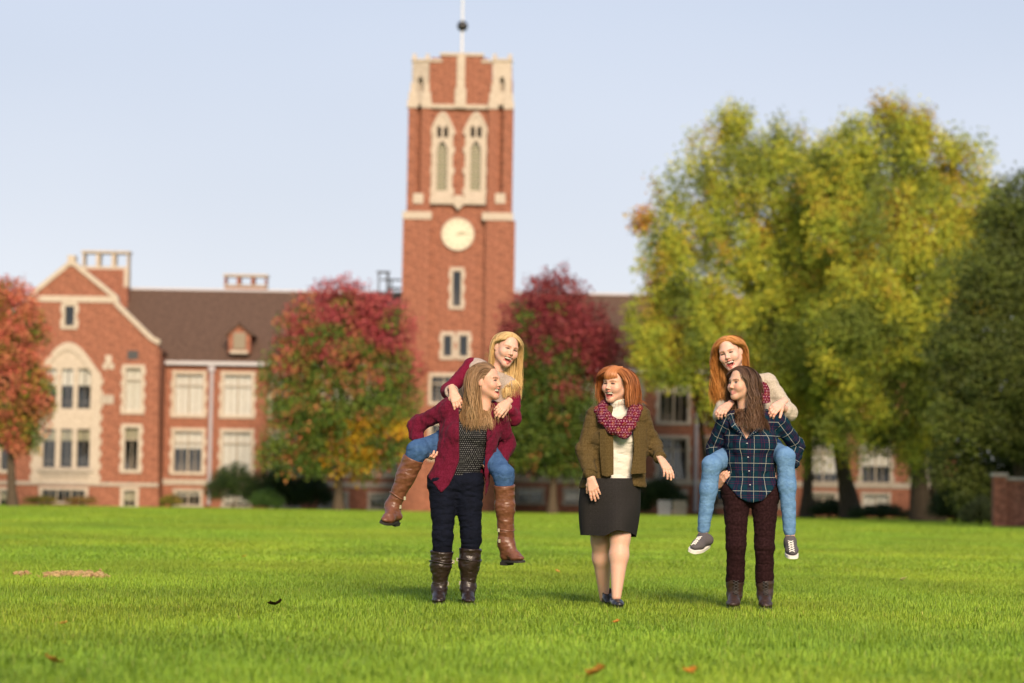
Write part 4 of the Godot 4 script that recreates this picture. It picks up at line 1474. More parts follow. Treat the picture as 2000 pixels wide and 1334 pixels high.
func litter() -> void:
	# fallen leaves on the grass
	rng.seed = 91
	for q in [[538, 1181, 0.05, Color(0.03, 0.018, 0.01), "dark curled dead leaf standing up in the grass"], [102, 1292, 0.04, Color(0.2, 0.11, 0.02), "brown fallen leaf lying well before the bare soil patch"], [1165, 1315, 0.045, Color(0.24, 0.12, 0.02), "broad tan fallen leaf, the largest on the lawn"],
			[1349, 1312, 0.03, Color(0.34, 0.14, 0.02), "small orange fallen leaf beside the broad tan one"], [1205, 1215, 0.022, Color(0.36, 0.16, 0.03), "small orange leaf before the black flat shoe"], [1765, 1132, 0.035, Color(0.5, 0.45, 0.2), "pale yellow leaf alone on the open lawn"],
			[478, 1087, 0.035, Color(0.4, 0.3, 0.05), "yellow leaf far out on the lawn beyond the dark curled one"], [1088, 1116, 0.025, Color(0.38, 0.2, 0.05), "tiny orange leaf between the brown boots and the skirt"], [125, 1218, 0.022, Color(0.4, 0.26, 0.06), "tiny yellow-brown leaf near the bare soil"]]:
		var d := W(q[0], q[1], 10.0) - cp
		var p := cp + d * (-(cp.y - 0.045) / d.y)
		var o := thing("fallen_leaf", q[4], "leaf", p, "leaves fallen on the lawn")
		var g := Geo.new()
		g.col = q[3]
		var s: float = q[2]
		var rows := []
		var ang := rng.randf() * TAU
		for j in 7:
			var row := []
			for i in 7:
				var u := i / 3.0 - 1.0
				var v := j / 3.0 - 1.0
				var lob := 0.7 + 0.3 * absf(cos(atan2(v, u) * 2.5))
				var len := Vector2(u, v)
				var m := maxf(absf(u), absf(v))
				if len.length() > 0: len = len.normalized() * m * lob
				row.append(Vector3(len.x * s, 0.4 * s * (u * u + 0.6 * v * v * rng.randf_range(0.6, 1.3)), -len.y * s))
			rows.append(row)
		g.grid(rows, 0.001)
		var blade := put("blade", g.mesh(), vmat(0.8, 0.2), o)
		blade.rotation = Vector3(rng.randf_range(0.1, 0.5), ang, rng.randf_range(-0.3, 0.3))
		var st := Geo.new()
		st.col = q[3] * 0.7
		st.tube(PackedVector3Array([Vector3(0, 0.005, s * 0.8), Vector3(0.01, 0.015, s * 1.3), Vector3(0.0, 0.01, s * 1.7)]), PackedFloat32Array([0.0015, 0.0013, 0.001]), 5)
		var stem := put("stalk", st.mesh(), vmat(0.8, 0.2), o)
		stem.rotation = blade.rotation
	# bare soil crumbs where the turf is scraped
	var g := Geo.new()
	var c := W(140, 1128, 10.0) - cp
	var ctr := cp + c * (-cp.y / c.y)
	g.off = ctr
	for k in 420:
		var cl := rng.randf()
		var off := Vector3(rng.randfn() * 0.1, 0, rng.randfn() * 0.3)
		if cl > 0.62: off = Vector3(0.25 + rng.randfn() * 0.04, 0, 0.35 + rng.randfn() * 0.15)
		elif cl > 0.5: off = Vector3(-0.42 + rng.randfn() * 0.03, 0, rng.randfn() * 0.12)
		var s := rng.randf_range(0.008, 0.026)
		g.col = Color(0.24, 0.145, 0.07).lerp(Color(0.38, 0.27, 0.13), rng.randf())
		var bs := Basis.from_euler(Vector3(rng.randf() * 3, rng.randf() * 3, rng.randf() * 3))
		g.box(ctr + off + Vector3(0, 0.016 + s * 0.3 + 0.012 * rng.randf(), 0), Vector3(s * 1.6, s, s), bs)
	var o := put("bare_soil", g.mesh(), vmat(0.95, 0.1), self, ctr)
	o.set_meta("kind", "stuff")
	o.set_meta("label", "scraped patch of reddish bare soil crumbs in the lawn")
	o.set_meta("category", "soil")


# ------------------------------------------------------------------ people

const DP := 16.5     # how far the women walk from the camera
var pb := Vector3.ZERO
var wr := FastNoiseLite.new()


func J(px: float, py: float, dz := 0.0) -> Vector3:
	return W(px, py, DP - dz)


func cloth(c: Color, vary := 0.12, rough := 0.9, bump := 0.0, scale := 14.0, sheen := 0.0) -> StandardMaterial3D:
	var m := mat(Color.WHITE, rough, 0.25)
	m.albedo_texture = noise_tex(c.darkened(vary), c.lightened(vary * 0.5), 0.03, 61, 4, 256)
	if bump > 0.0:
		m.normal_enabled = true
		m.normal_texture = normal_tex(0.09, 62, 6.0, 3, 256)
		m.normal_scale = bump
	if sheen > 0.0:
		m.rim_enabled = true
		m.rim = sheen
	return tri(m, scale, false)


func field(pts: Array, margin: float, cell: float) -> Field:
	var lo := Vector3(INF, INF, INF)
	var hi := -lo
	for p in pts:
		lo = lo.min(p)
		hi = hi.max(p)
	return Field.new(lo - Vector3.ONE * margin, hi + Vector3.ONE * margin, cell)


func done(f: Field, n: String, m: Material, parent: Node3D, with_uv := false, tint: Variant = null) -> MeshInstance3D:
	var g := Geo.new()
	g.off = pb
	f.into(g, Transform3D.IDENTITY, tint, with_uv)
	return put(n, g.mesh(), m, parent)


func torso(f: Field, P: Dictionary, g: float, hips := true, id := 1) -> void:
	var hm: Vector3 = (P.hr + P.hl) / 2
	var sm: Vector3 = (P.sr + P.sl) / 2
	var up := (sm - hm).normalized()
	var rt: Vector3 = (P.sl - P.sr).normalized()
	var fw: Vector3 = P.fw
	var ww: float = P.get("ww", 0.1) + g
	var wc: float = P.get("wc", 0.1) + g
	var wh: float = P.get("wh", 0.1) + g
	var wm := hm.lerp(sm, 0.42)
	var cm := hm.lerp(sm, 0.72)
	f.cap(cm - rt * 0.06, cm + rt * 0.06, wc, wc, 0.06, id, 0.85, fw)
	f.cap(wm - rt * 0.045, wm + rt * 0.045, ww, ww, 0.08, id, 0.85, fw)
	f.cap(hm.lerp(sm, 0.5), cm, ww * 0.95, wc * 0.95, 0.06, id, 0.85, fw)
	if hips:
		f.cap(P.hr, P.hl, wh, wh, 0.09 if g >= -0.01 else 0.03, id, 0.9, fw)
		f.cap(hm, wm, wh, ww, 0.06, id, 0.85, fw)
	f.cap(P.sr.lerp(P.sl, 0.08), P.sl.lerp(P.sr, 0.08), 0.056 + g, 0.056 + g, 0.07, id)
	var bust: float = P.get("bust", 0.062)
	for s in [-1.0, 1.0]:
		f.ball(cm + fw * (wc * 0.62) + rt * (s * 0.068) - up * 0.025, Vector3.ONE * (bust + g), Basis.IDENTITY, 0.05, id)
	f.cap(P.nk - up * 0.03, P.sr.lerp(P.nk, 0.35), 0.045 + g, 0.045 + g, 0.05, id)
	f.cap(P.nk - up * 0.03, P.sl.lerp(P.nk, 0.35), 0.045 + g, 0.045 + g, 0.05, id)


func limb(f: Field, a: Vector3, b: Vector3, c: Vector3, r0: float, r1: float, r2: float, id: int, k := 0.035, ref := Vector3.BACK) -> void:
	f.cap(a, b, r0, r1, k, id)
	f.cap(b, c, r1, r2, k * 0.7, id + 1)
	f.frame(id, a, b, ref, (r0 + r1) / 2)
	f.frame(id + 1, b, c, ref, (r1 + r2) / 2)


func between(rows: Array, x: float, ix: int, iy: int) -> float:   # rows sorted by [ix]
	if x <= rows[0][ix]: return rows[0][iy]
	for k in rows.size() - 1:
		var a: Array = rows[k]
		var b: Array = rows[k + 1]
		if x <= b[ix]:
			return lerpf(a[iy], b[iy], (x - a[ix]) / maxf(b[ix] - a[ix], 1e-6))
	return rows[rows.size() - 1][iy]


func open_front(f: Field, rows: Array, zc: float) -> void:   # rows of pixels [y, x left, x right] from the neck down
	var r := []
	for k in range(rows.size() - 1, -1, -1):
		var q: Array = rows[k]
		var a := J(q[1], q[0], 0.12)
		var b := J(q[2], q[0], 0.12)
		r.append([a.y, a.x, b.x])
	var top: float = r[r.size() - 1][0]
	var low: float = r[0][0]
	f.each(func(p: Vector3, c: float) -> float:
		if p.z < zc or p.y > top + 0.05: return c
		return maxf(c, minf(p.x - between(r, p.y, 0, 1), between(r, p.y, 0, 2) - p.x)) if p.y > low - 0.3 else c)


func hem(f: Field, pts: Array, back_y: float, zc: float) -> void:   # pts of pixels [x, y] along the front hem
	var r := []
	for q in pts:
		var a := J(q[0], q[1], 0.12)
		r.append([a.x, a.y])
	f.each(func(p: Vector3, c: float) -> float:
		return maxf(c, (between(r, p.x, 0, 1) if p.z > zc else back_y) - p.y))


func above(f: Field, p0: Vector3, n: Vector3) -> void:   # keep what lies behind the plane
	f.each(func(p: Vector3, c: float) -> float: return maxf(c, (p - p0).dot(n)))


# --- head: one field, with the face's features; looks along +z
func hairline(p: Vector3) -> bool:
	var a := absf(rad_to_deg(atan2(p.x, p.z + 0.012)))
	var y := between([[0.0, 0.086], [28.0, 0.082], [50.0, 0.05], [66.0, 0.028], [78.0, -0.012], [92.0, -0.005], [104.0, -0.03], [130.0, -0.06], [180.0, -0.075]], a, 0, 1)
	return p.y > y


func head_xf(c: Vector3, face: Vector3, up: Vector3, s: float) -> Transform3D:
	var z := face.normalized()
	var x := up.cross(z).normalized()
	return Transform3D(Basis(x, z.cross(x), z) * s, c)


func head(g: Geo, xf: Transform3D, o: Dictionary) -> void:
	var jo: float = o.get("jaw", 0.018)
	var open: bool = jo > 0.004
	var f := Field.new(Vector3(-0.092, -0.2, -0.125), Vector3(0.092, 0.13, 0.125), 0.0033)
	var wide: float = o.get("wide", 1.0)
	f.ball(Vector3(0, 0.035, -0.012), Vector3(0.073, 0.083, 0.091), Basis.IDENTITY, 0.01)
	f.ball(Vector3(0, -0.026 - jo * 0.3, 0.022), Vector3(0.063 * wide, 0.076 + jo * 0.3, 0.062), Basis.IDENTITY, 0.03)
	for s in [-1.0, 1.0]:
		f.cap(Vector3(s * 0.05 * wide, -0.05, 0.0), Vector3(s * 0.012, -0.088 - jo, 0.06), 0.022, 0.018, 0.03)
		f.ball(Vector3(s * 0.042 * wide, -0.026, 0.056), Vector3(0.023, 0.021, 0.02), Basis.IDENTITY, 0.03)
		if open or o.get("smile", false):
			f.ball(Vector3(s * 0.037, -0.034, 0.064), Vector3(0.016, 0.015, 0.013), Basis.IDENTITY, 0.022)
		f.cap(Vector3(s * 0.012, 0.021, 0.077), Vector3(s * 0.045, 0.022, 0.062), 0.008, 0.007, 0.022)
		f.ball(Vector3(s * 0.031, 0.003, 0.089), Vector3(0.017, 0.011, 0.012), Basis.IDENTITY, 0.012, 0, true)
		f.ball(Vector3(s * 0.031, 0.002, 0.066), Vector3(0.016, 0.0125, 0.0135), Basis.IDENTITY, 0.003, 1)
		f.ball(Vector3(s * 0.075, -0.004, -0.012), Vector3(0.007, 0.03, 0.017), Basis(Vector3.UP, s * -0.35), 0.006, 5)
	f.ball(Vector3(0, -0.091 - jo, 0.063), Vector3(0.02, 0.015, 0.015), Basis.IDENTITY, 0.02)
	# nose
	f.cap(Vector3(0, 0.01, 0.08), Vector3(0, -0.025, 0.095), 0.0065, 0.0085, 0.014)
	f.ball(Vector3(0, -0.028, 0.0955), Vector3(0.0098, 0.0085, 0.0098), Basis.IDENTITY, 0.008)
	for s in [-1.0, 1.0]:
		f.ball(Vector3(s * 0.0115, -0.032, 0.087), Vector3(0.0068, 0.006, 0.0085), Basis.IDENTITY, 0.006)
	# mouth
	if open:
		var my := -0.066 - jo * 0.35
		f.cap(Vector3(-0.028, -0.053, 0.064), Vector3(0, -0.0495, 0.0845), 0.0045, 0.0055, 0.008, 2)
		f.cap(Vector3(0.028, -0.053, 0.064), Vector3(0, -0.0495, 0.0845), 0.0045, 0.0055, 0.008, 2)
		f.cap(Vector3(-0.022, -0.07 - jo * 0.6, 0.068), Vector3(0, -0.077 - jo, 0.08), 0.0055, 0.0068, 0.008, 2)
		f.cap(Vector3(0.022, -0.07 - jo * 0.6, 0.068), Vector3(0, -0.077 - jo, 0.08), 0.0055, 0.0068, 0.008, 2)
		f.ball(Vector3(0, my, 0.086), Vector3(0.027, 0.0085 + jo * 0.45, 0.03), Basis.IDENTITY, 0.003, 3, true)
		f.ball(Vector3(-0.021, -0.0625, 0.08), Vector3(0.011, 0.005, 0.02), Basis(Vector3.BACK, -0.5), 0.003, 3, true)
		f.ball(Vector3(0.021, -0.0625, 0.08), Vector3(0.011, 0.005, 0.02), Basis(Vector3.BACK, 0.5), 0.003, 3, true)
		f.ball(Vector3(0, -0.0608, 0.06), Vector3(0.0265, 0.0092, 0.0215), Basis.IDENTITY, 0.001, 4)
		f.ball(Vector3(0, -0.076 - jo * 0.8, 0.062), Vector3(0.015, 0.008, 0.014), Basis.IDENTITY, 0.002, 6)
	else:
		f.cap(Vector3(-0.022, -0.06, 0.073), Vector3(0, -0.0595, 0.0855), 0.003, 0.0042, 0.008, 2)
		f.cap(Vector3(0.022, -0.06, 0.073), Vector3(0, -0.0595, 0.0855), 0.003, 0.0042, 0.008, 2)
		f.cap(Vector3(-0.018, -0.068, 0.074), Vector3(0, -0.07, 0.0845), 0.0035, 0.005, 0.008, 2)
		f.cap(Vector3(0.018, -0.068, 0.074), Vector3(0, -0.07, 0.0845), 0.0035, 0.005, 0.008, 2)
	# neck
	f.cap(Vector3(0, -0.06, -0.022), Vector3(0, -0.19, -0.03), 0.05, 0.05, 0.03)
	var skin: Color = o.skin
	var hair_c: Color = o.hair * 0.75
	var brow: Color = o.get("brow", o.hair * 0.6)
	var eye: String = o.get("eyes", "squint")
	f.into(g, xf, func(p: Vector3, id: int) -> Color:
		if id == 4: return Color(0.82, 0.79, 0.72)
		if id == 3: return Color(0.16, 0.02, 0.02)
		if id == 6: return Color(0.5, 0.16, 0.14)
		if id == 2: return Color(0.42, 0.15, 0.125) if open else Color(0.4, 0.17, 0.14)
		if p.z < 0.075 and hairline(p) and id != 5: return hair_c
		var ax := absf(p.x)
		if p.z > 0.03:
			var ex := (ax - 0.031) / 0.0165
			var ey := (p.y - 0.004 + 0.004 * ex * ex)
			if absf(ex) < 1.0:
				if eye == "open":
					if absf(ey) < 0.0062 * (1.0 - ex * ex * 0.6):
						if ey > 0.0022: return Color(0.035, 0.02, 0.015)
						return Color(0.05, 0.035, 0.025) if absf(ex + o.get("gaze", 0.0) * signf(p.x)) < 0.5 else Color(0.42, 0.36, 0.33)
				elif absf(ey) < 0.0044 * (1.1 - ex * ex):
					return Color(0.05, 0.028, 0.02)
				if ey > 0.0 and ey < 0.014: return skin * Color(0.82, 0.74, 0.72)
			var bx_ := (ax - 0.032) / 0.021
			var by_ := p.y - 0.0225 + 0.005 * bx_ * bx_
			if absf(bx_) < 1.0 and absf(by_) < 0.0042: return brow.lerp(skin, 0.3)
			var ch := Vector2(ax - 0.04, p.y + 0.03).length()
			if ch < 0.03: return skin.lerp(Color(0.62, 0.24, 0.19), 0.38 * (1.0 - ch / 0.03))
			if Vector2(p.x, p.y + 0.033).length() < 0.012: return skin.lerp(Color(0.6, 0.26, 0.2), 0.22)
		return skin)


# --- hand: wrist at the origin, fingers along +y, back of the hand +z, thumb towards +x
func hand(g: Geo, wrist: Vector3, fingers: Vector3, back: Vector3, left: bool, curl: Array, skin: Color, thumb := 0.5, spread := 0.0) -> void:
	var y := fingers.normalized()
	var z := (back - y * back.dot(y)).normalized()
	var x := y.cross(z)
	if left: x = -x
	var f := Field.new(Vector3(-0.075, -0.04, -0.11), Vector3(0.085, 0.2, 0.05), 0.0033)
	f.cap(Vector3(0, -0.03, 0), Vector3(0, 0.01, 0), 0.024, 0.024, 0.01, 0, 0.72)
	var kx := [0.027, 0.009, -0.009, -0.026]
	var ky := [0.083, 0.088, 0.083, 0.074]
	var ln := [0.07, 0.077, 0.071, 0.056]
	for q in 4:
		var kp := Vector3(kx[q], ky[q], 0.0)
		f.cap(Vector3(kx[q] * 0.55, 0.012, 0), kp, 0.0135, 0.0118, 0.012)
		var a := 0.0
		var p := kp
		var sp: float = (1.5 - q) * spread
		var rr := 0.0098 if q < 3 else 0.0084
		for s in 3:
			a += curl[s] * (1.0 + 0.08 * q)
			var seg: float = ln[q] * [0.44, 0.31, 0.25][s]
			var e := p + Vector3(sin(sp) * cos(a), cos(sp) * cos(a), -sin(a)) * seg
			f.cap(p, e, rr - 0.0008 * s, rr - 0.0008 * (s + 1), 0.004)
			p = e
	f.cap(Vector3(0.014, 0.018, -0.004), Vector3(0.036, 0.046, -0.012), 0.0145, 0.012, 0.012)
	var td := Vector3(0.55, 0.75, -0.35).lerp(Vector3(-0.1, 0.75, -0.7), thumb).normalized()
	f.cap(Vector3(0.036, 0.046, -0.012), Vector3(0.036, 0.046, -0.012) + td * 0.03, 0.0115, 0.0105, 0.006)
	f.cap(Vector3(0.036, 0.046, -0.012) + td * 0.03, Vector3(0.036, 0.046, -0.012) + td * 0.056, 0.0105, 0.0088, 0.004)
	var tips := Color(0.66, 0.36, 0.28)
	f.into(g, Transform3D(Basis(x, y, z), wrist), func(p: Vector3, _id: int) -> Color: return skin.lerp(tips, clampf((p.y - 0.06) * 6.0, 0.0, 0.5)))


# --- hair: strands that grow from the scalp, lie over the head and hang
func hair(parent: Node3D, xf: Transform3D, o: Dictionary, solids: Array) -> void:
	var r := RandomNumberGenerator.new()
	r.seed = o.get("seed", 1)
	var g := Geo.new()
	g.off = pb
	var inv := xf.affine_inverse()
	var part: float = o.get("part", 0.0)
	var puff: float = o.get("puff", 0.018)
	var wave: float = o.get("wave", 0.0)
	var c0 := Vector3(0, 0.035, -0.012)
	var r0 := Vector3(0.074, 0.084, 0.092)
	var grav: float = o.get("grav", 0.35)
	var stepl := 0.018
	var n: int = o.get("n", 1300)
	var made := 0
	while made < n:
		var u := Vector3(r.randfn(), r.randfn(), r.randfn()).normalized()
		var root := c0 + u * r0
		if not hairline(root):
			continue
		made += 1
		var layer := r.randf()
		var sg := 1.0 if root.x > part else -1.0
		var d := Vector3(sg * 1.0, 0.12, o.get("sweep", -0.3))
		if o.has("tie") and root.z > -0.02 and root.y > 0.02:
			d = Vector3(-root.x * 2.0, 0.25, -1.0)
		elif root.z < -0.03 or root.y < 0.03:
			d = Vector3(u.x * 0.5, -1.0, -0.25)
		d = (d - u * d.dot(u)).normalized()
		var p := root
		var infl := Vector3(1.0, 0.42, 1.0) * (0.004 + puff * layer)
		var pts := PackedVector3Array([xf * p])
		var dw := (xf.basis * d).normalized()
		var tone: Color = o.col.lerp(o.col2, clampf(r.randf() * 0.7 + 0.3 * sin(root.x * 90.0 + root.y * 60.0), 0.0, 1.0))
		var clump := sin(root.x * 55.0 + root.z * 40.0) * 2.0 + sin(root.y * 70.0)
		var cut: float = (o.cut if root.x * o.get("cut_side", 0.0) <= 0.0 else o.cut2) + r.randfn() * o.get("ragged", 0.018)
		var most := int(o.get("most", 0.5) / stepl)
		for k in most:
			var w := pts[k]
			var hang := clampf((k - 4) / 8.0, 0.0, 1.0)
			var push := Vector3.ZERO
			if o.has("flow"): push += o.flow * hang
			dw = (dw * 0.8 + Vector3.DOWN * grav * (1.2 + hang) + push).normalized()
			var q := w + dw * stepl
			# keep out of the head, the face and the body
			var l := inv * q
			var out := r0 + infl * minf(1.0, (k + 1.0) / 5.0)
			var e := (l - c0) / out
			if e.length_squared() < 1.0:
				l = c0 + e.normalized() * out
			if l.y > -0.13:
				l.z = minf(l.z, lerpf(-0.03 if root.x * o.get("tuck_side", 0.0) > 0.0 else o.get("zmax", 0.015), 0.1, smoothstep(0.0, 0.095, l.y)) + 0.02 * layer)
			if l.y < 0.075:
				e = (l - Vector3(0, -0.03, 0.06)) / Vector3(0.064 + puff * 0.3 * layer, 0.125, 0.085)
				var m := 1.0 - e.y * e.y - e.z * e.z
				if m > 0.0 and e.x * e.x < m:
					l.x = (1.0 if l.x > part * 0.3 else -1.0) * sqrt(m) * (0.064 + puff * 0.3 * layer)
			q = xf * l
			for s in solids:
				var dq: Vector3 = q - s[0]
				var sr: float = s[1] + puff * 0.5 * layer
				if dq.length_squared() < sr * sr:
					q = s[0] + dq.normalized() * sr
			dw = (q - w).normalized()
			pts.append(q)
			if q.y < cut:
				break
		var rad := PackedFloat32Array()
		var cols := PackedColorArray()
		var m2 := pts.size()
		var fz: Vector3 = Vector3(r.randfn(), r.randfn() * 0.3, r.randfn()) * o.get("frizz", 0.004)
		var ph0 := clump * 1.3 + r.randf() * 0.5
		for k in m2:
			var hang := clampf((k - 5) / 9.0, 0.0, 1.0)
			var ph: float = ph0 + k * o.get("freq", 0.5)
			pts[k] += Vector3(sin(ph), 0.0, cos(ph * 0.83 + 1.0)) * wave * hang + fz * (float(k) / m2) * sin(k * 0.4 + fz.x * 900.0)
		var thick: float = o.get("thick", 0.0015) * r.randf_range(0.7, 1.3)
		for k in m2:
			rad.append(thick * (1.0 if k < m2 - 4 else 0.25 + 0.75 * (m2 - 1 - k) / 4.0))
			cols.append(tone.lerp(o.get("tip", tone), clampf(float(k) / 20.0, 0.0, 1.0) * o.get("tipmix", 0.0)))
		if m2 > 2:
			ribbon(g, pts, rad, cols, xf.origin, r.randf_range(-0.8, 0.8))
	var hm := vmat(0.5, 0.4)
	put(o.get("name", "hair"), g.mesh(), hm, parent)


func ribbon(g: Geo, pts: PackedVector3Array, rad: PackedFloat32Array, cols: PackedColorArray, ctr: Vector3, twist: float) -> void:   # one flat lock of hair
	var m := pts.size()
	var first := g.v.size()
	for k in m:
		var dir := (pts[mini(k + 1, m - 1)] - pts[maxi(k - 1, 0)]).normalized()
		var out := pts[k] - ctr
		out.y *= 0.3
		out = (out - dir * out.dot(dir)).normalized()
		var side := dir.cross(out)
		var s := side * cos(twist) + out * sin(twist)
		var nn := (out * cos(twist) - side * sin(twist))
		g.col = cols[k]
		g.vert(pts[k] - s * rad[k], (nn - s * 0.5).normalized())
		g.vert(pts[k] + s * rad[k], (nn + s * 0.5).normalized())
	for k in m - 1:
		var a := first + k * 2
		g.i.append_array(PackedInt32Array([a, a + 3, a + 1, a, a + 2, a + 3]))


# --- footwear: heel and toe are points on the sole's underside
func shoe(parent: Node3D, n: String, ank: Vector3, heel: Vector3, toe: Vector3, up0: Vector3, m: Material, sole_m: Material, o := {}) -> Node3D:
	var s := node(n, parent)
	var fw := (toe - heel).normalized()
	var up := (up0 - fw * up0.dot(fw)).normalized()
	var L := heel.distance_to(toe)
	var rt := fw.cross(up)
	var th: float = o.get("sole", 0.014)
	var wd: float = o.get("w", 0.041)
	var pts := [ank, heel, toe]
	if o.has("top"): pts.append(o.top)
	var f := field(pts, 0.13, 0.0065)
	var b := heel + fw * L * 0.66 + up * (th + 0.022)
	f.cap(heel + fw * 0.036 + up * (th + 0.03), b, 0.033, 0.034, 0.02, 1, 0.9, up)
	f.cap(b, heel + fw * (L - 0.034) + up * (th + 0.017), wd, 0.03, 0.02, 1, o.get("toeflat", 0.62), up)
	if not o.has("low"):
		f.cap(heel + fw * 0.04 + up * (th + 0.03), ank, 0.036, o.get("ra", 0.042), 0.03, 1)
		f.cap(ank, b, o.get("ra", 0.042), 0.03, 0.03, 1)
	else:
		f.cap(heel + fw * 0.05 + up * (th + 0.045), heel + fw * L * 0.5 + up * (th + 0.035), 0.034, 0.03, 0.02, 1)
	if o.has("top"):
		var mid: Vector3 = ank.lerp(o.top, 0.62)
		f.cap(ank, mid, o.get("ra", 0.042), o.get("rm", 0.058), 0.03, 2)
		f.cap(mid, o.top, o.get("rm", 0.058), o.get("rt", 0.06), 0.03, 2)
		var ax: Vector3 = (o.top - mid).normalized()
		f.rough(wr, o.get("crease", 0.005), Vector3(9, 22, 9))
		above(f, o.top, ax)
	above(f, heel + up * (th * 0.6), -up)
	if o.has("low"):
		# the foot's opening
		f.ball(heel + fw * L * 0.36 + up * (th + 0.075), Vector3(0.034, 0.05, 0.06), Basis(rt, up, -fw), 0.01, 0, true)
	done(f, "upper", m, s)
	# sole with its heel block
	var g := Geo.new()
	g.off = pb
	var ring := []
	for k in 24:
		var a := TAU * k / 24.0
		var x := (1.0 - cos(a)) / 2.0 * L
		var hw := sin(a)
		var prof := 0.034 + (wd + 0.003 - 0.034) * smoothstep(0.2, 0.68, x / L)
		ring.append(heel + fw * x + rt * signf(hw) * pow(absf(hw), 0.55) * prof)
	var c := heel + fw * L * 0.5
	for k in 24:
		var p0: Vector3 = ring[k]
		var p1: Vector3 = ring[(k + 1) % 24]
		g.quad(p1, p0, p0 + up * th, p1 + up * th)
		g.tri3(c + up * th, p1 + up * th, p0 + up * th)
		g.tri3(c, p0, p1)
	if o.get("heel", 0.0) > 0.0:
		g.box(heel + fw * 0.042 - up * (o.heel / 2 - 0.002), Vector3(0.062, o.heel, 0.072), Basis(rt, up, -fw))
	put("sole", g.mesh(), sole_m, s)
	for st in o.get("straps", []):   # [0 at the ankle .. 1 at the top, radius]
		var q: Vector3 = ank.lerp(o.top, st[0])
		var ax: Vector3 = (o.top - ank).normalized()
		ring_band(s, "strap", q, ax, st[1] - 0.003, 0.007, o.get("strap_m", m))
		var side: Vector3 = rt * st[2] * (st[1] + 0.004)
		var bg := BoxMesh.new()
		bg.size = Vector3(0.014, 0.024, 0.024)
		put("buckle", bg, M.buckle, s, q + side - pb)
	return s


func ring_band(parent: Node3D, n: String, c: Vector3, ax: Vector3, r: float, hw: float, m: Material) -> void:
	var g := Geo.new()
	g.off = pb
	var pts := PackedVector3Array()
	var rad := PackedFloat32Array()
	var x := ax.cross(Vector3(0.2, 0.1, 0.97)).normalized()
	var y := ax.cross(x)
	for k in 25:
		var a := TAU * k / 24.0
		pts.append(c + (x * cos(a) + y * sin(a)) * r + ax * 0.006 * sin(a * 2.0))
		rad.append(hw)
	g.tube(pts, rad, 6, 1.0, Vector3.ZERO, false)
	put(n, g.mesh(), m, parent)


func lace(parent: Node3D, a: Vector3, b: Vector3, side: Vector3, out: Vector3, rows: int, w: float, m: Material) -> void:
	for k in rows:
		var g := Geo.new()
		g.off = pb
		var t0 := float(k) / rows
		var t1 := (k + 0.9) / rows
		for s in [-1.0, 1.0]:
			var p0: Vector3 = a.lerp(b, t0) + side * w * s
			var p1: Vector3 = a.lerp(b, t1) - side * w * s
			g.tube(PackedVector3Array([p0, (p0 + p1) / 2 + out * 0.006, p1]), PackedFloat32Array([0.0028, 0.003, 0.0028]), 5)
		put("lace", g.mesh(), m, parent)


func sheet(n: String, rows: Array, m: Material, parent: Node3D, thick := 0.006) -> void:   # rows of [px, py, dz]
	var fine := []
	for row in rows:
		var line := []
		for k in row.size() - 1:
			for s in 4:
				var a: Array = row[k]
				var b: Array = row[k + 1]
				var t := s / 4.0
				line.append(J(lerpf(a[0], b[0], t), lerpf(a[1], b[1], t), lerpf(a[2], b[2], t)))
		var e: Array = row[row.size() - 1]
		line.append(J(e[0], e[1], e[2]))
		fine.append(line)
	var more := []
	for r in fine.size() - 1:
		for s in 5:
			var line := []
			for k in fine[r].size():
				line.append(fine[r][k].lerp(fine[r + 1][k], s / 5.0))
			more.append(line)
	more.append(fine[fine.size() - 1])
	var g := Geo.new()
	g.off = pb
	g.grid(more, thick)
	put(n, g.mesh(), m, parent)


func plaid() -> ImageTexture:
	var s := 256
	var im := Image.create(s, s, false, Image.FORMAT_RGB8)
	var base := lin(0.009, 0.02, 0.042)
	im.fill(base)
	for j in s:
		for i in s:
			var c := Color(0.004, 0.0135, 0.033)
			var u := float(i) / s
			var v := float(j) / s
			var bu := 1.0 if u > 0.22 and u < 0.5 else 0.0
			var bv := 1.0 if v > 0.22 and v < 0.5 else 0.0
			c = c.lerp(Color(0.003, 0.026, 0.036), 0.4 * bu + 0.35 * bv)
			c = c.lerp(Color(0.005, 0.007, 0.026), 0.3 * (1.0 if u > 0.55 and u < 0.85 else 0.0))
			for q in [0.62, 0.78]:
				if absf(u - q) < 0.013 or absf(v - q) < 0.013: c = c.lerp(Color(0.085, 0.009, 0.022), 0.5)
			if absf(u - 0.1) < 0.014 or absf(v - 0.1) < 0.014: c = Color(0.29, 0.3, 0.265)
			im.set_pixel(i, j, Color(c.r, c.g, c.b).linear_to_srgb())
	im.generate_mipmaps()
	return ImageTexture.create_from_image(im)


func dots(bg: Color, dot: Color, r: float, more := []) -> ImageTexture:
	var im := Image.create(128, 128, false, Image.FORMAT_RGB8)
	var rr := RandomNumberGenerator.new()
	rr.seed = 4
	for j in 128:
		for i in 128:
			var u := fposmod(i / 32.0, 1.0) - 0.5
			var row := int(j / 32.0)
			if row % 2: u = fposmod(i / 32.0 + 0.5, 1.0) - 0.5
			var v := fposmod(j / 32.0, 1.0) - 0.5
			var c := bg if u * u + v * v > r * r else dot
			if more.size():
				var w := sin(i * 0.049 * 1.0 + 1.3) * sin(j * 0.049 + 0.7)
				if w > 0.35: c = more[(i / 9 + j / 7) % more.size()]
			im.set_pixel(i, j, c.linear_to_srgb())
	return ImageTexture.create_from_image(im)


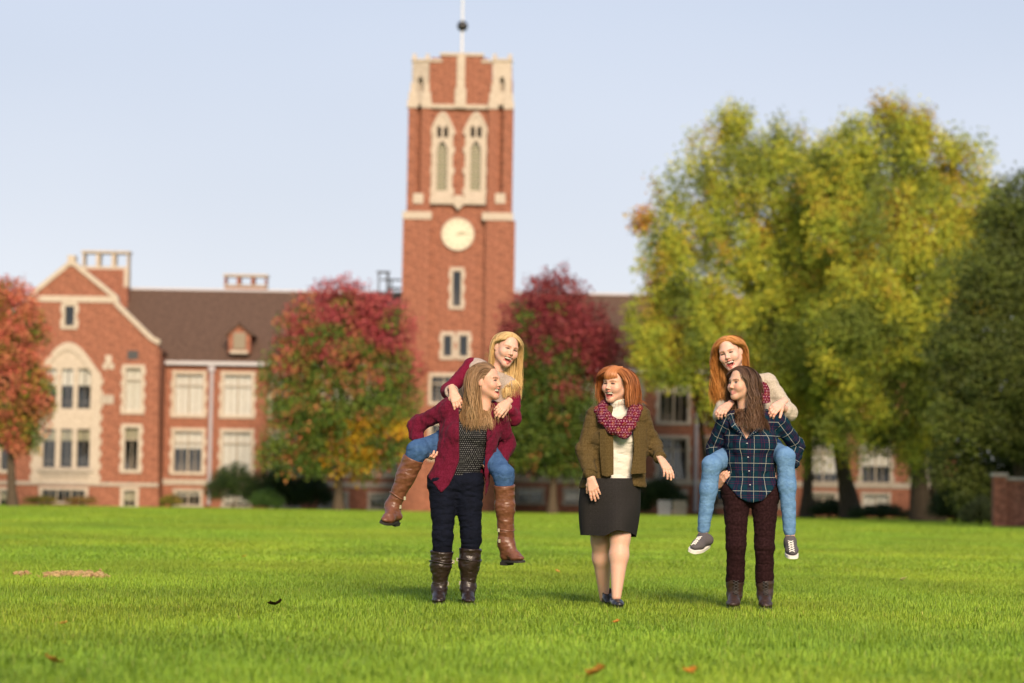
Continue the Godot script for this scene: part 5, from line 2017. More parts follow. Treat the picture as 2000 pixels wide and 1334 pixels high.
func denim(c: Color, fade: Color) -> StandardMaterial3D:
	var m := mat(Color.WHITE, 0.88, 0.25)
	m.albedo_texture = noise_tex(c.linear_to_srgb(), fade.linear_to_srgb(), 0.012, 71, 5, 512)
	m.normal_enabled = true
	m.normal_texture = normal_tex(0.06, 72, 5.0, 3, 256)
	m.normal_scale = 0.5
	return tri(m, 2.4, false)


func leather(c: Color, worn: Color, rough := 0.42) -> StandardMaterial3D:
	var m := mat(Color.WHITE, rough, 0.5)
	m.albedo_texture = noise_tex(c.linear_to_srgb(), worn.linear_to_srgb(), 0.015, 81, 5, 512)
	m.normal_enabled = true
	m.normal_texture = normal_tex(0.035, 82, 7.0, 4, 256)
	m.normal_scale = 0.3
	return tri(m, 3.5, false)


func skin_mat() -> StandardMaterial3D:
	var m := vmat(0.5, 0.4)
	m.subsurf_scatter_enabled = true
	m.subsurf_scatter_strength = 0.3
	return m


func people() -> void:
	wr.seed = 3
	wr.frequency = 1.0
	wr.fractal_octaves = 2
	M.skin = skin_mat()
	M.buckle = mat(lin(0.6, 0.52, 0.36), 0.25)
	M.buckle.metallic = 1.0
	M.rubber = mat(lin(0.02, 0.016, 0.014), 0.7)
	M.burgundy = cloth(lin(0.092, 0.0035, 0.017), 0.1, 0.95, 0.4, 9.0, 0.05)
	M.burgundy2 = cloth(lin(0.13, 0.004, 0.021), 0.1, 0.92, 0.3, 9.0, 0.05)
	M.olive = cloth(lin(0.075, 0.048, 0.015), 0.12, 0.97, 0.6, 9.0, 0.05)
	M.white_knit = cloth(lin(0.62, 0.585, 0.52), 0.04, 0.85, 0.25, 9.0)
	M.vest = cloth(lin(0.36, 0.29, 0.25), 0.1, 0.9, 0.4, 9.0)
	M.beige = cloth(lin(0.42, 0.36, 0.29), 0.1, 0.95, 0.5, 9.0, 0.05)
	M.charcoal = cloth(lin(0.0115, 0.01, 0.0095), 0.2, 0.9, 0.4, 20.0)
	M.maroon_cord = cloth(lin(0.0115, 0.0026, 0.0034), 0.12, 0.95, 0.25, 6.0)
	M.navy = denim(Color(0.0024, 0.0033, 0.0085), Color(0.0034, 0.005, 0.0125))
	M.blue_denim = denim(Color(0.028, 0.066, 0.155), Color(0.05, 0.105, 0.22))
	M.pale_denim = denim(Color(0.085, 0.175, 0.33), Color(0.125, 0.235, 0.4))
	M.cognac = leather(Color(0.105, 0.036, 0.018), Color(0.155, 0.062, 0.032))
	M.dark_leather = leather(Color(0.012, 0.006, 0.004), Color(0.021, 0.011, 0.0075), 0.4)
	M.brown_leather = leather(Color(0.026, 0.013, 0.009), Color(0.042, 0.022, 0.016), 0.5)
	M.black_leather = leather(Color(0.012, 0.011, 0.012), Color(0.02, 0.02, 0.022), 0.3)
	var dm := mat(Color.WHITE, 0.85, 0.25)
	dm.albedo_texture = dots(Color(0.008, 0.008, 0.0095), Color(0.3, 0.3, 0.29), 0.14)
	M.dotted = tri(dm, 1.0 / 0.056, false)
	var sc := mat(Color.WHITE, 0.9, 0.2)
	sc.albedo_texture = dots(Color(0.085, 0.004, 0.022), Color(0.34, 0.17, 0.21), 0.23, [Color(0.12, 0.005, 0.014), Color(0.3, 0.18, 0.09), Color(0.09, 0.004, 0.014), Color(0.17, 0.01, 0.012)])
	M.scarf = tri(sc, 1.0 / 0.076, false)
	var pm := mat(Color.WHITE, 0.9, 0.2)
	pm.albedo_texture = plaid()
	pm.uv1_scale = Vector3(1 / 0.094, 1 / 0.094, 1)
	M.plaid = pm
	walking_carrier()
	rider_in_boots()
	woman_in_skirt()
	plaid_carrier()
	rider_in_sneakers()


func body_of(t: Node3D, P: Dictionary, skin: Color, extra: Callable) -> void:
	# the body under the clothes: trunk, arms and legs in one field, head and hands added to the same mesh
	var pts := [P.hr, P.hl, P.sr, P.sl, P.nk, P.er, P.el, P.wr, P.wl, P.kr, P.kl, P.ar, P.al]
	var f := field(pts, 0.14, P.get("cell", 0.0135))
	torso(f, P, P.get("under", -0.016))
	for s in 2:
		var r := s == 0
		limb(f, P.sr if r else P.sl, P.er if r else P.el, P.wr if r else P.wl, 0.04, 0.034, 0.024, 2)
		var a: Vector3 = P.hr if r else P.hl
		f.cap(a, P.kr if r else P.kl, P.get("thigh", 0.074), P.get("knee", 0.052), 0.04, 4)
		var kn: Vector3 = P.kr if r else P.kl
		var an: Vector3 = P.ar if r else P.al
		f.cap(kn, kn.lerp(an, 0.3), P.get("knee", 0.052), P.get("calf", 0.055), 0.03, 4)
		f.cap(kn.lerp(an, 0.3), an, P.get("calf", 0.055), P.get("ankle", 0.033), 0.03, 4)
	f.cap(P.nk - Vector3(0, 0.03, 0), P.nk.lerp(P.hc, 0.5), 0.05, 0.046, 0.03, 0)
	var g := Geo.new()
	g.off = pb
	f.into(g, Transform3D.IDENTITY, func(_p: Vector3, _id: int) -> Color: return skin)
	extra.call(g)
	put("body", g.mesh(), M.skin, t)


func start(px: float, label: String) -> Node3D:
	var d := W(px, 1190, DP)
	pb = Vector3(d.x, 0, -DP)
	return thing("person", label, "person", pb)


# woman in a burgundy cardigan, carrying
func walking_carrier() -> void:
	var t := start(888, "person in open burgundy cardigan and dotted top, walking with a rider on her back")
	var skin := Color(0.482, 0.275, 0.194)
	var P := {"hr": J(866, 948), "hl": J(914, 948), "sr": J(876, 797, 0.0), "sl": J(972, 808, 0.0), "nk": J(930, 800, 0.01), "hc": J(951, 746, 0.05), "er": J(813, 830, -0.12), "wr": J(815, 868, -0.06), "el": J(991, 866, -0.13), "wl": J(978, 905, -0.05),
		"kr": J(865, 1048, 0.05), "kl": J(920, 1048, 0.03), "ar": J(858, 1152), "al": J(914, 1152), "fw": Vector3(0.05, 0, 1).normalized(), "ww": 0.116, "wc": 0.115, "wh": 0.104, "calf": 0.044, "knee": 0.044, "under": -0.03, "thigh": 0.06}
	var hx := head_xf(P.hc, Vector3(0.9, 0.06, 0.42), Vector3(-0.02, 1, -0.05), 1.02)
	body_of(t, P, skin, func(g: Geo) -> void:
		head(g, hx, {"jaw": 0.009, "skin": Color(0.516, 0.292, 0.211), "hair": Color(0.2, 0.11, 0.055), "eyes": "squint", "brow": Color(0.12, 0.06, 0.03)})
		hand(g, J(822, 884, -0.02), J(842, 892, 0.05) - J(822, 880, -0.02), Vector3(0, -1, 0.3), false, [0.5, 0.6, 0.5], skin)
		hand(g, P.wl, J(960, 915, 0.0) - P.wl, Vector3(0, -1, 0.3), true, [0.5, 0.6, 0.5], skin))
	# dotted top
	var f := field([P.hr, P.hl, P.sr, P.sl, P.nk], 0.2, 0.011)
	torso(f, P, -0.004)
	f.rough(wr, 0.0050, Vector3(10, 26, 10))
	hem(f, [[830, 935], [895, 934], [945, 930], [960, 926]], J(900, 925).y, -DP - 9.0)
	f.ball(P.nk + Vector3(0, 0.02, 0.06), Vector3(0.075, 0.06, 0.1), Basis.IDENTITY, 0.01, 0, true)
	done(f, "top", M.dotted, t)
	# jeans
	f = field([P.hr, P.hl, P.kr, P.kl, P.ar, P.al], 0.16, 0.011)
	f.cap(P.hr + Vector3(0, 0.03, 0), P.hl + Vector3(0, 0.03, 0), 0.112, 0.112, 0.05, 1, 0.95, P.fw)
	f.cap(P.hr, P.kr, 0.106, 0.07, 0.03, 2)
	f.cap(P.hl, P.kl, 0.106, 0.07, 0.03, 2)
	f.cap(P.kr, P.kr.lerp(P.ar, 0.45), 0.07, 0.066, 0.03, 2)
	f.cap(P.kl, P.kl.lerp(P.al, 0.45), 0.07, 0.066, 0.03, 2)
	f.rough(wr, 0.0067, Vector3(8, 22, 8))
	f.crease(wr, 0.006, Vector3(4, 12, 4), Vector3(4, 4, 4))
	above(f, J(880, 922), Vector3.UP)
	done(f, "jeans", M.navy, t)
	# cardigan
	f = field([P.hr, P.hl, P.sr, P.sl, P.nk, P.er, P.el, P.wr, P.wl], 0.19, 0.011)
	torso(f, P, 0.016)
	f.cap(P.hr + Vector3(-0.01, -0.05, 0.0), P.sr + Vector3(0.06, -0.15, 0.0), 0.11, 0.08, 0.05, 1)
	f.cap(P.hl + Vector3(0.02, -0.05, 0.0), P.sl + Vector3(-0.06, -0.15, 0.0), 0.105, 0.08, 0.05, 1)
	limb(f, P.sr, P.er, P.er.lerp(P.wr, 0.62), 0.062, 0.056, 0.05, 2, 0.05)
	limb(f, P.sl, P.el, P.wl, 0.062, 0.056, 0.046, 4, 0.05)
	f.rough(wr, 0.0084, Vector3(11, 13, 11))
	f.rough(wr, 0.0034, Vector3(30, 24, 30))
	f.rough(wr, 0.006, Vector3(19, 3.5, 19))
	f.crease(wr, 0.007, Vector3(7, 4.5, 7), Vector3(2, 5, 1))
	hem(f, [[822, 915], [838, 935], [862, 964], [880, 944], [899, 905], [944, 905], [945, 974], [956, 952], [975, 925], [1000, 905]], J(900, 930).y, P.hr.z - 0.02)
	open_front(f, [[780, 905, 940], [800, 896, 945], [830, 897, 951], [900, 897, 947], [925, 888, 945], [980, 862, 945]], P.hr.z + 0.01)
	f.ball(P.nk + Vector3(0.01, 0.03, 0.05), Vector3(0.08, 0.07, 0.1), Basis.IDENTITY, 0.01, 0, true)
	done(f, "cardigan", M.burgundy, t)
	for q in [[858, 1150, 0.0, P.kr.lerp(P.ar, 0.27), -1.0, 856], [914, 1150, 0.0, P.kl.lerp(P.al, 0.22), 1.0, 915]]:
		var heel := J(q[0], 1182, -0.05)
		heel.y = 0.004
		var toe := J(q[5], 1183, 0.2)
		toe.y = 0.004
		shoe(t, "boot", J(q[0], q[1], 0.01), heel, toe, Vector3.UP, M.dark_leather, M.rubber, {"top": q[3], "ra": 0.045, "rm": 0.068, "rt": 0.078, "sole": 0.02, "w": 0.045, "straps": [[0.14, 0.052, q[4]], [0.72, 0.08, q[4]]], "crease": 0.0064})
	hair(t, hx, {"col": Color(0.19, 0.108, 0.056), "col2": Color(0.26, 0.152, 0.08), "tip": Color(0.4, 0.24, 0.11), "tipmix": 0.7, "part": 0.0, "tie": true, "zmax": 0.036, "puff": 0.04, "wave": 0.009, "cut": J(930, 822).y, "seed": 2, "n": 4600, "ragged": 0.025, "grav": 0.3, "flow": Vector3(0.02, 0, 0.06), "most": 0.55},
		[[P.nk + Vector3(0, -0.08, -0.02), 0.12], [P.sl + Vector3(-0.02, -0.02, 0), 0.085], [P.sr + Vector3(0.02, 0, 0), 0.08], [P.nk, 0.062], [P.nk + Vector3(0.02, -0.15, 0.0), 0.14]])


# blonde rider in a pale vest and brown boots
func rider_in_boots() -> void:
	var t := start(960, "blonde person laughing in pale vest and tall brown boots, riding piggyback")
	pb.z -= 0.2
	t.position = pb
	var skin := Color(0.533, 0.310, 0.228)
	var P := {"hr": J(878, 862, -0.2), "hl": J(934, 866, -0.2), "sr": J(922, 716, -0.2), "sl": J(1000, 762, -0.16), "nk": J(968, 735, -0.15), "hc": J(989, 681, -0.1), "er": J(874, 764, -0.14), "wr": J(884, 765, 0.03), "el": J(1004, 818, -0.1), "wl": J(992, 792, 0.02),
		"kr": J(815, 880, 0.08), "kl": J(984, 926, 0.12), "ar": J(766, 992, 0.0), "al": J(990, 1066, 0.06), "fw": Vector3(0.1, -0.15, 1).normalized(), "ww": 0.1, "wc": 0.1, "wh": 0.1, "bust": 0.055, "calf": 0.042, "knee": 0.044}
	var hx := head_xf(P.hc, Vector3(0.45, -0.15, 0.88), Vector3(0.33, 0.94, 0.1), 1.0)
	body_of(t, P, skin, func(g: Geo) -> void:
		head(g, hx, {"jaw": 0.014, "skin": Color(0.568, 0.335, 0.258), "hair": Color(0.42, 0.27, 0.11), "eyes": "squint", "brow": Color(0.3, 0.17, 0.09)})
		hand(g, J(884, 762, 0.045), J(896, 792, 0.1) - J(882, 756, 0.04), Vector3(-0.1, 0.5, 1), false, [0.3, 0.45, 0.35], skin, 0.6, 0.06)
		hand(g, J(991, 786, 0.03), J(972, 802, 0.12) - J(992, 784, 0.03), Vector3(0.3, 0.5, 1), true, [0.4, 0.6, 0.5], skin, 0.6, 0.05))
	# burgundy shirt sleeves
	var f := field([P.sr, P.sl, P.er, P.el, P.wr, P.wl, P.nk], 0.15, 0.011)
	f.cap(P.sr, P.sl, 0.048, 0.048, 0.03, 1)
	limb(f, P.sr, P.er, P.er.lerp(P.wr, 0.72), 0.06, 0.046, 0.04, 2, 0.04)
	limb(f, P.sl, P.el, P.el.lerp(P.wl, 0.7), 0.06, 0.048, 0.04, 4, 0.04)
	f.rough(wr, 0.0040, Vector3(14, 22, 14))
	f.crease(wr, 0.005, Vector3(8, 9, 8), Vector3(1, 6, 8))
	done(f, "shirt", M.burgundy2, t)
	ring_band(t, "cuff", P.er.lerp(P.wr, 0.8), (P.wr - P.er).normalized(), 0.036, 0.014, M.vest)
	# vest
	f = field([P.hr, P.hl, P.sr, P.sl, P.nk], 0.19, 0.011)
	torso(f, P, 0.013)
	f.cap(P.nk - Vector3(0.0, 0.03, -0.03), P.nk + Vector3(0.005, 0.02, 0.0), 0.075, 0.07, 0.03, 1)
	f.rough(wr, 0.0067, Vector3(12, 16, 12))
	above(f, P.hr + Vector3(0, -0.06, 0), Vector3.DOWN)
	for s in 2:
		var a: Vector3 = P.sr if s == 0 else P.sl
		var out: Vector3 = (P.sr - P.sl).normalized() * (1.0 if s == 0 else -1.0)
		f.ball(a + out * 0.075, Vector3(0.055, 0.1, 0.1), Basis.IDENTITY, 0.012, 0, true)
	f.ball(P.nk.lerp(P.hc, 0.35) + Vector3(0.01, 0.02, 0.03), Vector3(0.052, 0.06, 0.06), Basis.IDENTITY, 0.01, 0, true)
	done(f, "vest", M.vest, t)
	# jeans
	f = field([P.hr, P.hl, P.kr, P.kl, P.ar, P.al], 0.16, 0.011)
	f.cap(P.hr, P.hl, 0.11, 0.11, 0.05, 1)
	f.cap(P.hr, P.kr, 0.092, 0.07, 0.03, 2)
	f.cap(P.hl, P.kl, 0.092, 0.07, 0.03, 2)
	f.cap(P.kr, P.kr.lerp(P.ar, 0.4), 0.07, 0.055, 0.03, 2)
	f.cap(P.kl, P.kl.lerp(P.al, 0.4), 0.068, 0.055, 0.03, 2)
	f.rough(wr, 0.0026, Vector3(9, 18, 9))
	f.crease(wr, 0.005, Vector3(7, 11, 7), Vector3(9, 2, 2))
	done(f, "jeans", M.blue_denim, t)
	var o := {"top": P.kr.lerp(P.ar, 0.13), "ra": 0.047, "rm": 0.062, "rt": 0.074, "sole": 0.014, "heel": 0.024, "straps": [[0.06, 0.052, -1.0], [0.24, 0.056, -1.0]], "crease": 0.0056}
	shoe(t, "boot", J(766, 990, 0.0), J(776, 1018, -0.04), J(746, 1024, 0.16), Vector3(0.25, 1, 0.35), M.cognac, M.rubber, o)
	o = {"top": P.kl.lerp(P.al, 0.15), "ra": 0.05, "rm": 0.064, "rt": 0.073, "sole": 0.014, "heel": 0.024, "straps": [[0.06, 0.055, 1.0], [0.24, 0.058, 1.0]], "crease": 0.0048}
	shoe(t, "boot", J(989, 1062, 0.05), J(982, 1097, 0.0), J(1022, 1099, 0.17), Vector3(0, 1, 0.12), M.cognac, M.rubber, o)
	hair(t, hx, {"col": Color(0.48, 0.32, 0.14), "col2": Color(0.62, 0.44, 0.21), "tip": Color(0.72, 0.5, 0.22), "tipmix": 0.6, "part": -0.012, "tuck_side": -1.0, "cut_side": -1.0, "puff": 0.027, "wave": 0.004, "cut": J(1010, 770, -0.1).y, "cut2": J(955, 722, -0.1).y, "seed": 5, "n": 4600, "ragged": 0.016, "grav": 0.32, "most": 0.5},
		[[P.nk + Vector3(-0.01, -0.09, -0.04), 0.115], [P.sr + Vector3(0.03, 0, 0), 0.08], [P.sl + Vector3(-0.03, 0, 0), 0.075], [P.nk, 0.07]])


# the older woman in the middle
func woman_in_skirt() -> void:
	var t := start(1200, "person with copper bob in olive cardigan, magenta scarf and charcoal skirt")
	var skin := Color(0.533, 0.318, 0.232)
	var P := {"hr": J(1168, 958), "hl": J(1222, 958), "sr": J(1163, 815), "sl": J(1250, 812), "nk": J(1210, 800, 0.0), "hc": J(1203, 750, 0.03), "er": J(1142, 880, 0.05), "wr": J(1154, 929, 0.18), "el": J(1277, 872, -0.06), "wl": J(1290, 896, 0.1),
		"kr": J(1174, 1056, -0.03), "kl": J(1211, 1050, 0.12), "ar": J(1180, 1168, -0.2), "al": J(1204, 1166, 0.2), "fw": Vector3(-0.06, 0, 1).normalized(), "ww": 0.113, "wc": 0.11, "wh": 0.108, "bust": 0.072, "knee": 0.066, "calf": 0.064, "ankle": 0.032, "thigh": 0.085, "cell": 0.011}
	var hx := head_xf(P.hc, Vector3(-0.62, -0.04, 0.78), Vector3(0.02, 1, 0.04), 1.02)
	var nyl := Color(0.5, 0.29, 0.2)
	body_of(t, P, skin, func(g: Geo) -> void:
		head(g, hx, {"jaw": 0.013, "skin": Color(0.568, 0.335, 0.249), "hair": Color(0.3, 0.1, 0.03), "eyes": "squint", "brow": Color(0.26, 0.11, 0.05), "wide": 1.03})
		hand(g, J(1154, 932, 0.185), J(1163, 970, 0.2) - J(1154, 932, 0.185), Vector3(-0.25, 0.1, 1), false, [0.18, 0.2, 0.16], skin, 0.35, 0.08)
		hand(g, J(1291, 897, 0.11), J(1306, 920, 0.16) - J(1291, 897, 0.11), Vector3(0.5, 0.3, 0.8), true, [0.3, 0.3, 0.2], skin, 0.25, 0.1))
	# turtleneck
	var f := field([P.hr, P.hl, P.sr, P.sl, P.nk, P.hc], 0.17, 0.01)
	torso(f, P, 0.0)
	f.cap(P.nk - Vector3(0, 0.03, 0), P.nk.lerp(P.hc, 0.42) + Vector3(0, 0, 0.012), 0.064, 0.06, 0.02, 2)
	f.rough(wr, 0.0050, Vector3(9, 24, 9))
	f.crease(wr, 0.0045, Vector3(5, 11, 5), Vector3(3, 2, 7))
	above(f, P.nk.lerp(P.hc, 0.42), (P.hc - P.nk).normalized())
	above(f, J(1200, 950), Vector3.DOWN)
	done(f, "turtleneck", M.white_knit, t)
	# cardigan
	f = field([P.hr, P.hl, P.sr, P.sl, P.nk, P.er, P.el, P.wr, P.wl], 0.18, 0.0105)
	torso(f, P, 0.017)
	limb(f, P.sr, P.er, P.er.lerp(P.wr, 0.9), 0.068, 0.06, 0.047, 2, 0.045)
	limb(f, P.sl, P.el, P.el.lerp(P.wl, 0.85), 0.066, 0.055, 0.043, 4, 0.045)
	f.cap(P.hr + Vector3(-0.01, 0.0, 0), P.sr + Vector3(0.05, -0.15, 0), 0.105, 0.09, 0.05, 1)
	f.cap(P.hl + Vector3(0.03, 0.0, 0), P.sl + Vector3(-0.04, -0.15, 0), 0.105, 0.09, 0.05, 1)
	f.rough(wr, 0.0059, Vector3(9, 18, 9))
	f.rough(wr, 0.0021, Vector3(26, 40, 26))
	f.rough(wr, 0.004, Vector3(17, 4, 17))
	f.crease(wr, 0.005, Vector3(5, 8, 5), Vector3(1, 9, 4))
	hem(f, [[1120, 955], [1180, 951], [1181, 950], [1240, 950], [1262, 953], [1280, 945]], J(1200, 955).y, P.hr.z - 0.3)
	open_front(f, [[790, 1200, 1236], [830, 1192, 1240], [930, 1194, 1234], [960, 1182, 1238]], P.hr.z + 0.0)
	done(f, "cardigan", M.olive, t)
	sheet("lapel", [[[1172, 838, 0.165], [1184, 838, 0.185], [1197, 840, 0.178]], [[1172, 880, 0.16], [1184, 880, 0.18], [1198, 880, 0.165]], [[1176, 928, 0.15], [1186, 931, 0.172], [1198, 927, 0.16]]], M.olive, t, 0.009)
	sheet("lapel", [[[1236, 826, 0.16], [1246, 824, 0.165], [1258, 826, 0.135]], [[1239, 880, 0.165], [1248, 880, 0.17], [1260, 880, 0.125]], [[1232, 926, 0.16], [1246, 925, 0.175], [1261, 924, 0.13]]], M.olive, t, 0.009)
	for q in [[P.er, P.wr, 0.049], [P.el, P.wl, 0.044]]:
		ring_band(t, "cuff", q[0].lerp(q[1], 0.885), (q[1] - q[0]).normalized(), q[2] - 0.008, 0.011, M.olive)
	# scarf, two loose loops
	f = field([J(1165, 790, -0.08), J(1255, 860, 0.24)], 0.06, 0.008)
	for lp in [[[1210, 792, -0.07], [1178, 792, -0.03], [1170, 803, 0.07], [1178, 822, 0.15], [1196, 838, 0.2], [1221, 848, 0.21], [1233, 832, 0.19], [1240, 812, 0.13], [1247, 800, 0.05], [1240, 794, -0.03], [1210, 792, -0.07]],
			[[1210, 788, -0.06], [1184, 789, 0.0], [1176, 800, 0.08], [1190, 820, 0.165], [1210, 830, 0.2], [1228, 820, 0.18], [1236, 802, 0.1], [1236, 793, 0.02], [1210, 788, -0.06]]]:
		for k in lp.size() - 1:
			f.cap(J(lp[k][0], lp[k][1], lp[k][2]), J(lp[k + 1][0], lp[k + 1][1], lp[k + 1][2]), 0.031, 0.031, 0.016, 1)
	f.rough(wr, 0.010, Vector3(16, 18, 16))
	f.rough(wr, 0.0050, Vector3(48, 44, 48))
	done(f, "scarf", M.scarf, t)
	# skirt
	var g := Geo.new()
	g.off = pb
	var rows := []
	for k in 19:
		var v := k / 18.0
		var row := []
		for q in 65:
			var a := -TAU * q / 64.0
			var cx := lerpf(1193, 1188, v)
			var half := lerpf(56.0, 54.0, v) + 5.0 * sin(v * PI)
			var x := sin(a) * half
			var front := maxf(0.0, cos(a))
			var lift := front * (13.0 * smoothstep(-10.0, 20.0, x) * v) - (x / half) * 2.0 * v
			var dz := cos(a) * (0.145 + 0.02 * v) + front * 0.13 * v * exp(-pow((x - 26.0) / 34.0, 2)) + 0.006 * sin(a * 7.0 + v * 3.0) * v + 0.006 * sin(v * 9.0 + a * 2.0) * front
			row.append(J(cx + x, lerpf(934, 1047, v) - lift, dz))
		rows.append(row)
	rows.reverse()
	g.grid(rows, 0.004)
	put("skirt", g.mesh(), M.charcoal, t)
	# flat shoes
	var toe := J(1211, 1187, 0.36)
	toe.y = 0.012
	var heel := J(1199, 1187, 0.135)
	heel.y = 0.004
	shoe(t, "shoe", P.al, heel, toe, Vector3.UP, M.black_leather, M.rubber, {"low": true, "w": 0.04, "sole": 0.01, "toeflat": 0.7})
	var h2 := J(1184, 1168, -0.24)
	var t2 := J(1190, 1183, -0.05)
	t2.y = 0.006
	h2.y = 0.075
	shoe(t, "shoe", P.ar, h2, t2, Vector3(0, 1, 0.4), M.black_leather, M.rubber, {"low": true, "w": 0.038, "sole": 0.01, "toeflat": 0.7})
	var em := SphereMesh.new()
	em.radius = 0.006
	em.height = 0.012
	put("earring", em, M.buckle, t, hx * Vector3(0.078, -0.045, 0.0) - pb)
	var hd := {"col": Color(0.27, 0.085, 0.026), "col2": Color(0.45, 0.17, 0.05), "tip": Color(0.3, 0.09, 0.025), "tipmix": 0.5, "part": 0.02, "zmax": 0.026, "puff": 0.05, "wave": 0.006, "cut": J(1210, 790).y, "cut2": J(1210, 778).y, "cut_side": -1.0, "seed": 7, "n": 4600, "ragged": 0.012, "grav": 0.26, "most": 0.4, "sweep": -0.45}
	hair(t, hx, hd, [[P.nk + Vector3(0, -0.06, 0), 0.12], [P.sl, 0.08], [P.nk, 0.07]])
	fringe(t, hx, Color(0.3, 0.1, 0.03), Color(0.46, 0.18, 0.055))


func fringe(t: Node3D, xf: Transform3D, c0: Color, c1: Color) -> void:   # combed across the forehead
	var r := RandomNumberGenerator.new()
	r.seed = 70
	var g := Geo.new()
	g.off = pb
	for k in 800:
		var x0 := r.randf_range(-0.06, 0.07)
		var layer := r.randf()
		var low := 0.027 + 0.012 * r.randf() + 0.25 * maxf(0.0, x0 - 0.02)
		var pts := PackedVector3Array()
		var rad := PackedFloat32Array()
		for s in 10:
			var v := s / 9.0
			var x := lerpf(x0 * 0.55 + 0.012, x0 - 0.012, v) - 0.008 * sin(v * PI)
			var y := lerpf(0.113, low, pow(v, 1.25))
			var zz := 1.0 - pow(x / 0.074, 2) - pow((y - 0.035) / 0.084, 2)
			var z := -0.012 + 0.092 * sqrt(maxf(zz, 0.0)) + 0.007 + 0.012 * layer * sin(v * 2.9) + 0.004 * v
			pts.append(xf * Vector3(x, y + 0.006 * layer * (1.0 - v), z))
			rad.append(0.0014 * (1.0 if s < 7 else 1.0 - 0.28 * (s - 6)))
		g.col = c0.lerp(c1, r.randf())
		var cols := PackedColorArray()
		cols.resize(pts.size())
		cols.fill(g.col)
		ribbon(g, pts, rad, cols, xf.origin, r.randf_range(-0.6, 0.6))
	put("fringe", g.mesh(), vmat(0.42, 0.5), t)


